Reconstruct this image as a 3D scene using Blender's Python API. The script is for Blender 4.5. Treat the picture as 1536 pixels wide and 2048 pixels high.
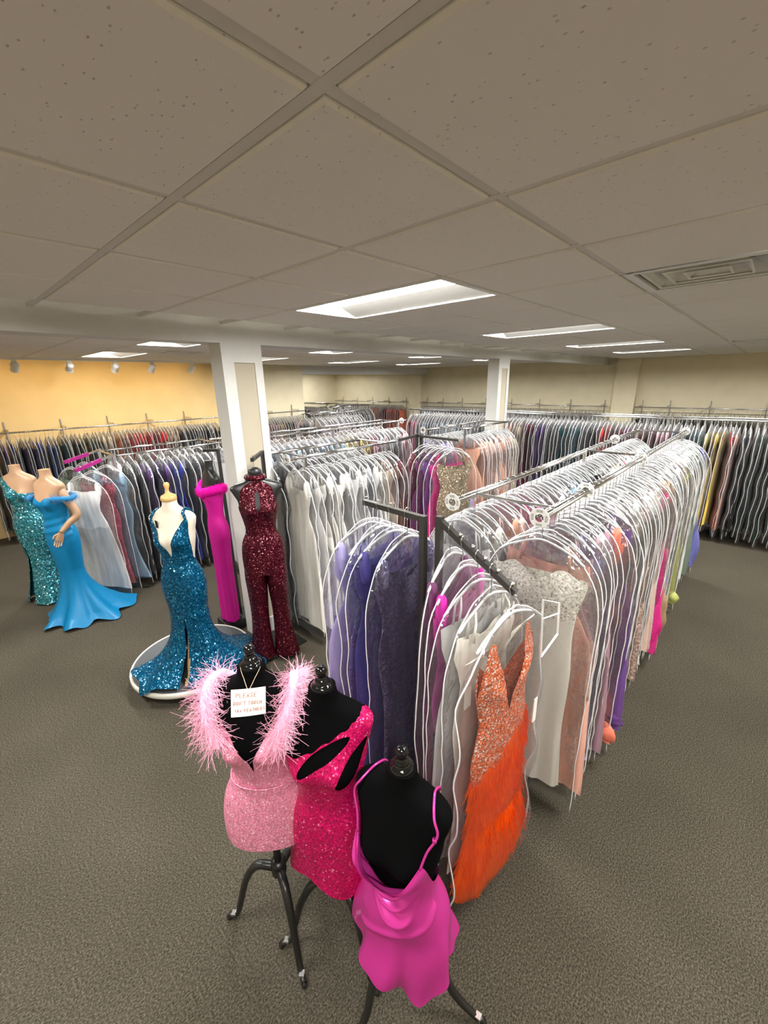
import bpy, bmesh, math, random
import numpy as np
from mathutils import Matrix, Vector
random.seed(7); rng = np.random.default_rng(7)
PI = math.pi
for o in list(bpy.data.objects): bpy.data.objects.remove(o)
S = bpy.context.scene
COL = S.collection

# ------------------------------------------------------------------ camera
EYE = 2.45
def camera():
    yaw, pitch, roll = math.radians(47.13), math.radians(17.456), math.radians(-1.158)
    f = np.array([math.cos(pitch)*math.sin(yaw), math.cos(pitch)*math.cos(yaw), -math.sin(pitch)])
    r = np.cross(f, [0, 0, 1]); r /= np.linalg.norm(r); u = np.cross(r, f)
    c, s = math.cos(roll), math.sin(roll)
    r2, u2 = c*r+s*u, -s*r+c*u
    cd = bpy.data.cameras.new('camera'); co = bpy.data.objects.new('camera', cd); COL.objects.link(co)
    cd.sensor_fit = 'HORIZONTAL'; cd.sensor_width = 36; cd.lens = 823.06/1536*36
    cd.clip_start = .02; cd.clip_end = 100
    co.matrix_world = Matrix(((r2[0], u2[0], -f[0], 0), (r2[1], u2[1], -f[1], 0), (r2[2], u2[2], -f[2], EYE), (0, 0, 0, 1)))
    S.camera = co
camera()
# ------------------------------------------------------------------ world, exposure
w = bpy.data.worlds.new('world'); S.world = w; w.use_nodes = True
w.node_tree.nodes['Background'].inputs[0].default_value = (1, .96, .9, 1)
w.node_tree.nodes['Background'].inputs[1].default_value = 0.0
S.view_settings.view_transform = 'Standard'; S.view_settings.look = 'None'
S.view_settings.gamma = 1; S.view_settings.use_curve_mapping = False
S.view_settings.exposure = 0.75
S.cycles.transparent_max_bounces = 12
S.cycles.max_bounces = 6; S.cycles.diffuse_bounces = 4; S.cycles.glossy_bounces = 2; S.cycles.transmission_bounces = 3
S.cycles.sample_clamp_indirect = 6; S.cycles.sample_clamp_direct = 40
S.cycles.use_adaptive_sampling = True; S.cycles.adaptive_threshold = .06; S.cycles.time_limit = 950
S.cycles.caustics_reflective = False; S.cycles.caustics_refractive = False
LIGHT = 48.0      # ceiling troffer lens radiance
TRACK_W = 7.0    # watts of each track lamp

# ------------------------------------------------------------------ helpers
class NT:
    def __init__(s, m): s.n = m.node_tree.nodes; s.l = m.node_tree.links
    def add(s, t, **k):
        n = s.n.new(t)
        for a, v in k.items(): setattr(n, a, v)
        return n
    def link(s, a, b): s.l.new(a, b)
MATS = {}
def newmat(name):
    m = bpy.data.materials.new(name); m.use_nodes = True; MATS[name] = m
    return m, NT(m), m.node_tree.nodes['Principled BSDF']
def plain(name, col, rough=.6, metal=0, spec=.5, noise=0, nscale=8, bump=0, bscale=60, sheen=0):
    m, t, p = newmat(name)
    p.inputs['Base Color'].default_value = (*col, 1); p.inputs['Roughness'].default_value = rough
    p.inputs['Metallic'].default_value = metal; p.inputs['Specular IOR Level'].default_value = spec
    if sheen: p.inputs['Sheen Weight'].default_value = sheen
    tc = t.add('ShaderNodeTexCoord')
    if noise:
        n = t.add('ShaderNodeTexNoise'); n.inputs['Scale'].default_value = nscale; n.inputs['Detail'].default_value = 3
        t.link(tc.outputs['Object'], n.inputs['Vector'])
        r = t.add('ShaderNodeMapRange'); r.inputs[1].default_value = .3; r.inputs[2].default_value = .7
        r.inputs[3].default_value = 1-noise; r.inputs[4].default_value = 1+noise
        t.link(n.outputs['Fac'], r.inputs[0])
        mx = t.add('ShaderNodeMix', data_type='RGBA', blend_type='MULTIPLY'); mx.inputs[0].default_value = 1
        mx.inputs[6].default_value = (*col, 1); t.link(r.outputs[0], mx.inputs[7]); t.link(mx.outputs[2], p.inputs['Base Color'])
    if bump:
        b = t.add('ShaderNodeTexNoise'); b.inputs['Scale'].default_value = bscale; b.inputs['Detail'].default_value = 2
        t.link(tc.outputs['Object'], b.inputs['Vector'])
        bp = t.add('ShaderNodeBump'); bp.inputs['Strength'].default_value = bump; bp.inputs['Distance'].default_value = .01
        t.link(b.outputs['Fac'], bp.inputs['Height']); t.link(bp.outputs[0], p.inputs['Normal'])
    return m
def emis(name, col, strength):
    m, t, p = newmat(name)
    p.inputs['Base Color'].default_value = (.9, .9, .88, 1)
    p.inputs['Emission Color'].default_value = (*col, 1); p.inputs['Emission Strength'].default_value = strength
    return m
def sequin(name, col, scale=130, tilt=.75, rough=.22, metal=.55, dark=.35, flake=None):
    """cloth sewn with little mirror discs: every cell has its own tilt and tone"""
    m, t, p = newmat(name)
    tc = t.add('ShaderNodeTexCoord'); v = t.add('ShaderNodeTexVoronoi'); v.inputs['Scale'].default_value = scale
    t.link(tc.outputs['Object'], v.inputs['Vector'])
    sub = t.add('ShaderNodeVectorMath', operation='SUBTRACT'); sub.inputs[1].default_value = (.5, .5, .5)
    t.link(v.outputs['Color'], sub.inputs[0])
    sc = t.add('ShaderNodeVectorMath', operation='SCALE'); sc.inputs['Scale'].default_value = tilt
    t.link(sub.outputs[0], sc.inputs[0])
    g = t.add('ShaderNodeNewGeometry'); ad = t.add('ShaderNodeVectorMath', operation='ADD')
    t.link(g.outputs['Normal'], ad.inputs[0]); t.link(sc.outputs[0], ad.inputs[1])
    nm = t.add('ShaderNodeVectorMath', operation='NORMALIZE'); t.link(ad.outputs[0], nm.inputs[0])
    t.link(nm.outputs[0], p.inputs['Normal'])
    sep = t.add('ShaderNodeSeparateColor'); t.link(v.outputs['Color'], sep.inputs[0])
    r = t.add('ShaderNodeMapRange'); r.inputs[3].default_value = dark; r.inputs[4].default_value = 1.35
    t.link(sep.outputs[1], r.inputs[0])
    mx = t.add('ShaderNodeMix', data_type='RGBA', blend_type='MULTIPLY'); mx.inputs[0].default_value = 1
    mx.inputs[6].default_value = (*col, 1); t.link(r.outputs[0], mx.inputs[7])
    out = mx.outputs[2]
    if flake:
        st = t.add('ShaderNodeMath', operation='GREATER_THAN'); st.inputs[1].default_value = flake[3]
        t.link(sep.outputs[0], st.inputs[0])
        m2 = t.add('ShaderNodeMix', data_type='RGBA'); t.link(st.outputs[0], m2.inputs[0])
        t.link(out, m2.inputs[6]); m2.inputs[7].default_value = (*flake[:3], 1); out = m2.outputs[2]
    t.link(out, p.inputs['Base Color'])
    p.inputs['Roughness'].default_value = rough; p.inputs['Metallic'].default_value = metal
    return m

class MB:
    def __init__(s): s.v = []; s.f = []; s.n = 0
    def add(s, verts, faces):
        o = s.n; s.v.append(np.asarray(verts, float).reshape(-1, 3)); s.n += len(s.v[-1])
        s.f += [tuple(i+o for i in q) for q in faces]
        return s
    def box(s, lo, hi, ch=0):
        x0, y0, z0 = lo; x1, y1, z1 = hi
        v = [(x0,y0,z0),(x1,y0,z0),(x1,y1,z0),(x0,y1,z0),(x0,y0,z1),(x1,y0,z1),(x1,y1,z1),(x0,y1,z1)]
        return s.add(v, [(3,2,1,0),(4,5,6,7),(0,1,5,4),(1,2,6,5),(2,3,7,6),(3,0,4,7)])
    def tube(s, path, r, n=6, caps=True, closed=False):
        P = np.asarray(path, float); m = len(P); R = np.broadcast_to(np.asarray(r, float), (m,))
        T = np.roll(P, -1, 0)-np.roll(P, 1, 0) if closed else np.gradient(P, axis=0)
        T /= np.linalg.norm(T, axis=1)[:, None]+1e-12
        ref = np.array([0, 0, 1.]) if abs(T[0][2]) < .9 else np.array([1., 0, 0])
        vs = []; a = np.arange(n)*2*PI/n
        N = np.cross(T[0], ref); N /= np.linalg.norm(N)
        for i in range(m):
            N = N-T[i]*np.dot(N, T[i]); N /= np.linalg.norm(N)+1e-12; B = np.cross(T[i], N)
            vs.append(P[i]+R[i]*(np.cos(a)[:, None]*N+np.sin(a)[:, None]*B))
        fs = []
        for i in range(m if closed else m-1):
            j = (i+1) % m
            for k in range(n): fs.append((i*n+k, i*n+(k+1) % n, j*n+(k+1) % n, j*n+k))
        if caps and not closed: fs += [tuple(range(n))[::-1], tuple((m-1)*n+k for k in range(n))]
        return s.add(np.concatenate(vs), fs)
    def grid(s, G, wrap=False, flip=False, mask=None):
        G = np.asarray(G, float); a, b = G.shape[:2]; fs = []
        for i in range(a-1):
            for j in range(b if wrap else b-1):
                if mask is not None and not mask(i, j): continue
                k = (j+1) % b; q = (i*b+j, i*b+k, (i+1)*b+k, (i+1)*b+j)
                fs.append(q[::-1] if flip else q)
        return s.add(G.reshape(-1, 3), fs)
    def lathe(s, prof, n=16, c=(0, 0, 0)):
        a = np.arange(n)*2*PI/n
        G = np.array([[(c[0]+r*math.cos(t), c[1]+r*math.sin(t), c[2]+z) for t in a] for r, z in prof])
        s.grid(G, wrap=True); return s
    def fan(s, pts):
        return s.add(pts, [tuple(range(len(pts)))])
    def mesh(s, name, mat=None, smooth=False):
        m = bpy.data.meshes.new(name); V = np.concatenate(s.v) if s.v else np.zeros((0, 3))
        m.from_pydata(V.tolist(), [], s.f)
        if smooth: m.polygons.foreach_set('use_smooth', [True]*len(m.polygons))
        if mat is not None: m.materials.append(MATS[mat] if isinstance(mat, str) else mat)
        m.update(); return m
    def build(s, name, mat=None, parent=None, smooth=False):
        return link(name, s.mesh(name, mat, smooth), parent)
def link(name, mesh, parent=None):
    o = bpy.data.objects.new(name, mesh); COL.objects.link(o)
    if parent is not None: o.parent = parent
    return o
def tag(o, label, cat, group=None, kind=None):
    o['label'] = label; o['category'] = cat
    if group: o['group'] = group
    if kind: o['kind'] = kind
    return o
def empty(name, loc, rz=0):
    o = bpy.data.objects.new(name, None); COL.objects.link(o); o.location = loc; o.rotation_euler = (0, 0, rz); o.empty_display_size = .1
    return o
def fixn(o):
    bm = bmesh.new(); bm.from_mesh(o.data); bmesh.ops.recalc_face_normals(bm, faces=bm.faces); bm.to_mesh(o.data); bm.free(); return o
def interp(x, pts, k=None):
    xs = [p[0] for p in pts]
    return np.interp(x, xs, [p[1] for p in pts])
def smooth_curve(pts, n=10):
    """Catmull-Rom through 3-D points"""
    P = np.asarray(pts, float); P = np.vstack([2*P[0]-P[1], P, 2*P[-1]-P[-2]]); out = []
    for i in range(1, len(P)-2):
        for t in np.linspace(0, 1, n, endpoint=False):
            a, b, c, d = P[i-1], P[i], P[i+1], P[i+2]
            out.append(.5*((2*b)+(-a+c)*t+(2*a-5*b+4*c-d)*t*t+(-a+3*b-3*c+d)*t**3))
    out.append(P[-2]); return np.array(out)
def sinterp(z, st):
    """smooth interpolation of station rows (z, v1, v2, ...) sorted by z"""
    st = np.asarray(st, float); z = np.clip(z, st[0, 0], st[-1, 0])
    i = np.clip(np.searchsorted(st[:, 0], z)-1, 0, len(st)-2)
    h = st[i+1, 0]-st[i, 0]; t = (z-st[i, 0])/h
    d = np.gradient(st[:, 1:], st[:, 0], axis=0)
    t = np.asarray(t)[..., None]; h = np.asarray(h)[..., None]
    a, b, da, db = st[i, 1:], st[i+1, 1:], d[i], d[i+1]
    return (2*t**3-3*t**2+1)*a+(t**3-2*t**2+t)*h*da+(-2*t**3+3*t**2)*b+(t**3-t**2)*h*db
ONES = 'zeroth first second third fourth fifth sixth seventh eighth ninth tenth eleventh twelfth thirteenth fourteenth fifteenth sixteenth seventeenth eighteenth nineteenth'.split()
TENS = {2: 'twent', 3: 'thirt', 4: 'fort', 5: 'fift', 6: 'sixt', 7: 'sevent', 8: 'eight', 9: 'ninet'}
def ordinal(n):
    if n < 20: return ONES[n]
    if n >= 100: return 'hundredth' if n == 100 else 'hundred-and-'+ordinal(n-100)
    return TENS[n//10]+'ieth' if n % 10 == 0 else TENS[n//10]+'y-'+ONES[n % 10]

# ------------------------------------------------------------------ materials of the room
def mat_carpet():
    m, t, p = newmat('carpet'); tc = t.add('ShaderNodeTexCoord')
    a = t.add('ShaderNodeTexNoise'); a.inputs['Scale'].default_value = 105; a.inputs['Detail'].default_value = 5; a.inputs['Roughness'].default_value = .85
    b = t.add('ShaderNodeTexNoise'); b.inputs['Scale'].default_value = 1.3; b.inputs['Detail'].default_value = 2
    mp = t.add('ShaderNodeMapping'); mp.inputs['Scale'].default_value = (1, 1.4, 1)
    t.link(tc.outputs['Object'], mp.inputs[0]); t.link(mp.outputs[0], a.inputs['Vector']); t.link(tc.outputs['Object'], b.inputs['Vector'])
    cr = t.add('ShaderNodeValToRGB'); e = cr.color_ramp.elements
    e[0].position = .36; e[0].color = (.012, .010, .0065, 1); e[1].position = .68; e[1].color = (.21, .184, .134, 1)
    k = cr.color_ramp.elements.new(.5); k.color = (.066, .057, .041, 1)
    t.link(a.outputs['Fac'], cr.inputs[0])
    r = t.add('ShaderNodeMapRange'); r.inputs[1].default_value = .3; r.inputs[2].default_value = .7; r.inputs[3].default_value = .9; r.inputs[4].default_value = 1.1
    t.link(b.outputs['Fac'], r.inputs[0])
    mx = t.add('ShaderNodeMix', data_type='RGBA', blend_type='MULTIPLY'); mx.inputs[0].default_value = 1
    t.link(cr.outputs[0], mx.inputs[6]); t.link(r.outputs[0], mx.inputs[7])
    v = t.add('ShaderNodeTexVoronoi'); v.inputs['Scale'].default_value = 11; t.link(tc.outputs['Object'], v.inputs['Vector'])
    lt = t.add('ShaderNodeMath', operation='LESS_THAN'); lt.inputs[1].default_value = .022; t.link(v.outputs['Distance'], lt.inputs[0])
    sp = t.add('ShaderNodeSeparateColor'); t.link(v.outputs['Color'], sp.inputs[0])
    gt = t.add('ShaderNodeMath', operation='GREATER_THAN'); gt.inputs[1].default_value = .94; t.link(sp.outputs[0], gt.inputs[0])
    mu = t.add('ShaderNodeMath', operation='MULTIPLY'); t.link(lt.outputs[0], mu.inputs[0]); t.link(gt.outputs[0], mu.inputs[1])
    m2 = t.add('ShaderNodeMix', data_type='RGBA'); t.link(mu.outputs[0], m2.inputs[0]); t.link(mx.outputs[2], m2.inputs[6]); m2.inputs[7].default_value = (.75, .73, .68, 1)
    t.link(m2.outputs[2], p.inputs['Base Color']); p.inputs['Roughness'].default_value = .95; p.inputs['Specular IOR Level'].default_value = .15
    bp = t.add('ShaderNodeBump'); bp.inputs['Strength'].default_value = .4; bp.inputs['Distance'].default_value = .01
    t.link(a.outputs['Fac'], bp.inputs['Height']); t.link(bp.outputs[0], p.inputs['Normal'])
mat_carpet()
def mat_tile():
    m, t, p = newmat('ceiling_tile'); tc = t.add('ShaderNodeTexCoord'); oi = t.add('ShaderNodeObjectInfo')
    ad = t.add('ShaderNodeVectorMath', operation='ADD'); t.link(tc.outputs['Object'], ad.inputs[0]); t.link(oi.outputs['Location'], ad.inputs[1])
    v = t.add('ShaderNodeTexVoronoi'); v.inputs['Scale'].default_value = 74; v.inputs['Randomness'].default_value = 1
    mp = t.add('ShaderNodeMapping'); mp.inputs['Scale'].default_value = (1, .6, 1); t.link(ad.outputs[0], mp.inputs[0]); t.link(mp.outputs[0], v.inputs['Vector'])
    n = t.add('ShaderNodeTexNoise'); n.inputs['Scale'].default_value = 90; n.inputs['Detail'].default_value = 3; t.link(ad.outputs[0], n.inputs['Vector'])
    pit = t.add('ShaderNodeMapRange'); pit.inputs[1].default_value = .07; pit.inputs[2].default_value = .17; t.link(v.outputs['Distance'], pit.inputs[0])
    sp = t.add('ShaderNodeSeparateColor'); t.link(v.outputs['Color'], sp.inputs[0])
    gt = t.add('ShaderNodeMath', operation='LESS_THAN'); gt.inputs[1].default_value = .5; t.link(sp.outputs[0], gt.inputs[0])
    mxx = t.add('ShaderNodeMath', operation='MAXIMUM'); t.link(pit.outputs[0], mxx.inputs[0]); t.link(gt.outputs[0], mxx.inputs[1])
    mx = t.add('ShaderNodeMix', data_type='RGBA'); mx.inputs[6].default_value = (.56, .53, .49, 1); mx.inputs[7].default_value = (.87, .835, .785, 1)
    t.link(mxx.outputs[0], mx.inputs[0]); t.link(mx.outputs[2], p.inputs['Base Color'])
    p.inputs['Roughness'].default_value = .95; p.inputs['Specular IOR Level'].default_value = .1
    m1 = t.add('ShaderNodeMath', operation='MULTIPLY_ADD'); m1.inputs[1].default_value = .35; t.link(n.outputs['Fac'], m1.inputs[0]); t.link(mxx.outputs[0], m1.inputs[2])
    bp = t.add('ShaderNodeBump'); bp.inputs['Strength'].default_value = .5; bp.inputs['Distance'].default_value = .006
    t.link(m1.outputs[0], bp.inputs['Height']); t.link(bp.outputs[0], p.inputs['Normal'])
mat_tile()
plain('grid_metal', (.72, .69, .64), .7, spec=.2)
plain('wall_beige', (.78, .70, .50), .9, spec=.15, noise=.04, nscale=3, bump=.15, bscale=180)
plain('panel_beige', (.48, .43, .33), .8, spec=.2)
plain('wall_yellow', (.72, .53, .26), .9, spec=.15, noise=.04, nscale=3, bump=.15, bscale=180)
plain('trim_white', (.68, .675, .64), .55, spec=.3, noise=.03, nscale=5)
plain('fixture_white', (.78, .77, .73), .45)
plain('vent_dark', (.02, .02, .02), .8)
emis('lens', (1, .988, .955), LIGHT)
plain('chrome', (.62, .61, .60), .18, metal=1)
plain('dark_steel', (.085, .083, .078), .38, metal=.75)
plain('black_gloss', (.006, .006, .006), .08)
plain('black_velvet', (.0025, .0025, .0027), .9, spec=.04)
plain('black_plastic', (.012, .012, .012), .38)
plain('black_metal', (.015, .014, .013), .35)
plain('white_plastic', (.82, .81, .76), .6, spec=.2)
plain('paper', (.85, .83, .79), .8)
plain('ink', (.42, .10, .09), .8)
plain('ink_black', (.03, .03, .03), .8)
plain('twine', (.42, .33, .22), .9)
plain('skin_tone', (.44, .265, .155), .42)
plain('linen', (.72, .64, .52), .8, bump=.1, bscale=300)
plain('maple', (.66, .42, .16), .35, noise=.12, nscale=20)
plain('gold_leg', (.55, .36, .17), .5)
plain('platform_carpet', (.12, .125, .13), .95, spec=.1, noise=.25, nscale=140, bump=.4, bscale=200)
plain('platform_rim', (.70, .69, .62), .5)
plain('silver', (.8, .8, .8), .25, metal=1)

# ------------------------------------------------------------------ the room shell
CZ = 2.918; GX, GY, TS = .5779, .6567, .6096
XW, YW = 12.6, 9.4           # end wall, wall with the track lamps
XE = 7.03                    # where that wall stops and the alcove opens
YA = 14.4                    # back of the alcove
X0, Y0 = -3.08, -3.61        # walls behind the photographer
fl = MB().add([(X0, Y0, 0), (XW, Y0, 0), (XW, YA, 0), (X0, YA, 0)], [(0, 1, 2, 3)]).build('floor', 'carpet')
tag(fl, 'grey-brown loop carpet across the whole shop floor', 'floor', kind='structure')
def wall(name, mb, mat, label):
    o = mb.build(name, mat); tag(o, label, 'wall', kind='structure'); return o
YC = 4.72                    # the yellow paint ends behind the white column
wall('wall_left', MB().box((X0, YW, 0), (YC, YW+.15, 3.05)), 'wall_yellow', 'warm yellow wall washed by track lamps above the long gown rail')
wall('wall_centre', MB().box((YC, YW, 0), (XE, YW+.15, 3.05)), 'wall_beige', 'beige wall section between white column and alcove corner')
wall('wall_alcove_side', MB().box((XE-.15, YW+.15, 0), (XE, YA, 3.05)), 'wall_beige', 'beige side wall of the deep alcove')
wall('wall_alcove_back', MB().box((XE-.15, YA, 0), (XW+.15, YA+.15, 3.05)), 'wall_beige', 'shaded beige wall at the back of the deep alcove')
wall('wall_right', MB().box((XW, Y0, 0), (XW+.15, YA, 3.05)), 'wall_beige', 'long beige end wall behind the far gown racks')
wall('wall_rear', MB().box((X0-.15, Y0-.15, 0), (XW+.15, Y0, 3.05)), 'wall_beige', 'beige wall behind the photographer')
wall('wall_near', MB().box((X0-.15, Y0, 0), (X0, YW+.15, 3.05)), 'wall_beige', 'beige side wall beside the photographer')
for y0, y1, lab in ((2.67, 3.2, 'beige pilaster on the end wall near the end of the ceiling beam'), (9.6, 10.15, 'beige pilaster on the end wall below the alcove soffit')):
    o = MB().box((XW-.16, y0, 0), (XW, y1, CZ)).build('pilaster', 'wall_beige'); tag(o, lab, 'pilaster', kind='structure')
# ceiling: slab, bars of the grid and lay-in tiles
LX = [2, 6, 10, 14]                                        # troffer cells along X
LROWS = [1, 6, 10, -3]                                     # first cell of each troffer row along Y
VENTS = [(3, -1), (12, -1), (3, 9)]
holes = set()
for i in LX+[-2]:
    for j in LROWS: holes |= {(i, j), (i, j+1)}
ALC = [(16, 19)]  # cell of an unseen lamp, added to brighten the alcove
for i, j in ALC: holes |= {(i, j), (i, j+1)}
holes |= set(VENTS)
ce = MB().add([(X0, Y0, CZ+.14), (XW, Y0, CZ+.14), (XW, YA, CZ+.14), (X0, YA, CZ+.14)], [(3, 2, 1, 0)]).build('ceiling', 'grid_metal')
tag(ce, 'dropped ceiling of square off-white acoustic tiles in a metal grid', 'ceiling', kind='structure')
def tile_mesh():
    a, b, d = .2865, .281, .012
    mb = MB(); r = []
    for h, z in ((a, .02), (a, .006), (b, 0)): r.append([(-h, -h, z), (h, -h, z), (h, h, z), (-h, h, z)])
    mb.grid(r, wrap=True); mb.f = [q[::-1] for q in mb.f]; mb.fan(r[2][::-1])
    return mb
tm = tile_mesh().mesh('tile', 'ceiling_tile')
ix0, ix1 = -6, 20; iy0, iy1 = -7, 23
rest = MB()
for i in range(ix0, ix1):
    for j in range(iy0, iy1):
        cx, cy = GX+(i+.5)*TS, GY+(j+.5)*TS
        if (i, j) in holes or cx > XW or (cy > YW and cx < XE): continue
        near = (i >= -2 and -2 <= j <= 4) or (i >= 0 and 5 <= j <= 9)
        if 3.34 < cy < 3.72: continue
        if near:
            o = link('tile', tm, ce); o.location = (cx, cy, CZ)
        else:
            V = np.concatenate(tile_mesh().v)+[cx, cy, CZ]; rest.add(V, tile_mesh().f)
ro = rest.build('tile_field', 'ceiling_tile', ce); ro['kind'] = 'stuff'
for i in range(ix0, ix1+1):
    x = GX+i*TS
    if x < XW: MB().box((x-.014, Y0, CZ+.007), (x+.014, YA if x > XE else YW, CZ+.03)).build('grid_bar', 'grid_metal', ce)
for j in range(iy0, iy1+1):
    y = GY+j*TS
    if y > YA or 3.42 < y < 3.65: continue
    xs = sorted((GX+i*TS, GX+(i+1)*TS) for i in range(ix0, ix1) if (i, j) in holes and (i, j-1) in holes)   # lamps interrupt the bar
    a = X0 if y < YW else XE
    for x0, x1 in xs+[(XW, XW)]:
        if min(x0, XW) > a+.05: MB().box((a, y-.0139, CZ+.0085), (min(x0, XW), y+.0139, CZ+.031)).build('grid_bar', 'grid_metal', ce)
        a = max(a, x1)
# beam and columns
YB = 3.42; BZ = 2.785
o = MB().box((X0, YB, BZ), (XW, YB+.22, CZ+.1)).build('trim_1', 'trim_white'); tag(o, 'long white boxed beam crossing the ceiling above the columns', 'beam', kind='structure')
o = MB().box((XE, YW, 2.70), (XW, YW+.3, CZ+.1)).build('trim_2', 'trim_white'); tag(o, 'white soffit beam over the alcove opening', 'beam', kind='structure')
def column(x, label):
    r = empty('column', (x, YB, 0)); tag(r, label, 'column', kind='structure')
    W_, D_, e = .375, .2, .014
    MB().box((e, e, 0), (W_-e, D_-e, BZ)).build('core', 'panel_beige', r)
    for a, b in ((0, .105), (W_-.075, W_)): MB().box((a, 0, .16), (b, e, BZ-.15)).build('stile', 'trim_white', r)
    MB().box((0, 0, BZ-.15), (W_, e, BZ)).build('head_panel', 'trim_white', r)
    MB().box((0, -.004, 0), (W_, e, .16)).build('foot_panel', 'trim_white', r)
    MB().box((0, e, 0), (e, D_, BZ)).build('side_panel', 'trim_white', r)
    MB().box((W_-e, e, 0), (W_, D_, BZ)).build('side_panel', 'trim_white', r)
    MB().box((e, D_-e, 0), (W_-e, D_, BZ)).build('back_panel', 'trim_white', r)
column(1.76, 'white trimmed column with beige inset panel beside the burgundy jumpsuit')
column(6.515, 'distant white trimmed column behind the peach gowns')
# ceiling troffers
def troffer(i, j, label, cut=None):
    x0, y0 = GX+i*TS, GY+j*TS; x1, y1 = x0+TS, y0+2*TS
    if x1 > XW-.02: return
    r = empty('ceiling_light', (x0, y0, CZ)); tag(r, label, 'ceiling light', 'recessed ceiling lights')
    W_, L_ = TS, 2*TS; e = .03
    f = MB()
    for lo, hi in (((0, 0), (W_, e)), ((0, L_-e), (W_, L_)), ((0, e), (e, L_-e)), ((W_-e, e), (W_, L_-e))): f.box((*lo, -.002), (*hi, .012))
    f.build('frame', 'fixture_white', r)
    d, q = .05, .20
    a = [(e, e, .005), (W_-e, e, .005), (W_-e, L_-e, .005), (e, L_-e, .005)]
    b = [(e+.05, e+.05, d), (W_-e-q, e+.05, d), (W_-e-q, L_-e-.05, d), (e+.05, L_-e-.05, d)]
    mb = MB().grid([a, b], wrap=True); mb.f = [k[::-1] for k in mb.f]
    mb.build('reflector', 'fixture_white', r)
    MB().add(b, [(3, 2, 1, 0)]).build('lens', 'lens', r)
NAMES = {1: ['bright recessed ceiling light nearest the camera, above the front gown racks', 'second recessed ceiling light away from the camera along the front row', 'third recessed ceiling light along the front row, toward the end wall', 'last recessed ceiling light of the front row, beside the end wall'],
 6: ['recessed ceiling light just beyond the beam, above the blue mannequins', 'recessed ceiling light just beyond the beam, right of the near column', 'recessed ceiling light just beyond the beam, between the two columns', 'recessed ceiling light just beyond the beam, close to the far column'],
 10: ['recessed ceiling light beside the track lamps on the yellow wall', 'recessed ceiling light half hidden behind the near column', 'recessed ceiling light in front of the alcove opening', 'recessed ceiling light farthest from the camera, before the end wall pilaster'],
 -3: ['recessed ceiling light out of view behind the vent'] }
for j in LROWS:
    for k, i in enumerate(LX):
        troffer(i, j, NAMES[j][k] if j != -3 else ['recessed ceiling light overhead, just outside the picture beside the square vent', 'second recessed ceiling light outside the picture beyond the square vent', 'third recessed ceiling light outside the picture beyond the square vent', 'fourth recessed ceiling light outside the picture beside the end wall'][k])
for j, n in ((1, 'beside'), (6, 'far to the side of'), (-3, 'behind')):
    troffer(-2, j, 'recessed ceiling light outside the picture, '+n+' the photographer')
for (i, j), n in zip(ALC, ('near the end wall',)): troffer(i, j, 'unseen recessed light added to brighten the alcove, hidden by its soffit, '+n)
# air diffusers
def vent(i, j, label):
    r = empty('air_vent', (GX+i*TS, GY+j*TS, CZ)); tag(r, label, 'air vent', 'square ceiling air diffusers')
    c = TS/2
    MB().box((.01, .01, .1), (TS-.01, TS-.01, .11)).build('duct', 'vent_dark', r)
    f = MB()
    for h0, z0, h1, z1 in ((.300, 0, .262, .0), (.262, 0, .262, .05)):
        f.grid([[(c+sx*h0, c+sy*h0, z0) for sx, sy in ((-1,-1),(1,-1),(1,1),(-1,1))], [(c+sx*h1, c+sy*h1, z1) for sx, sy in ((-1,-1),(1,-1),(1,1),(-1,1))]], wrap=True)
    f.build('frame', 'fixture_white', r)
    for h0, h1 in ((.243, .155), (.165, .085), (.09, .0)):
        MB().grid([[(c+sx*h, c+sy*h, z) for sx, sy in ((-1,-1),(1,-1),(1,1),(-1,1))] for h, z in ((h1, .072), ((h0+h1)/2, .045), (h0, .006), (h0-.004, .002), (h0-.012, .008))], wrap=True).build('louver', 'fixture_white', r)
vent(3, -1, 'square stepped air vent in the ceiling above the long front rack')
vent(12, -1, 'distant square air vent in the ceiling near the end wall')
vent(3, 9, 'square air vent in the ceiling beyond the beam')
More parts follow.
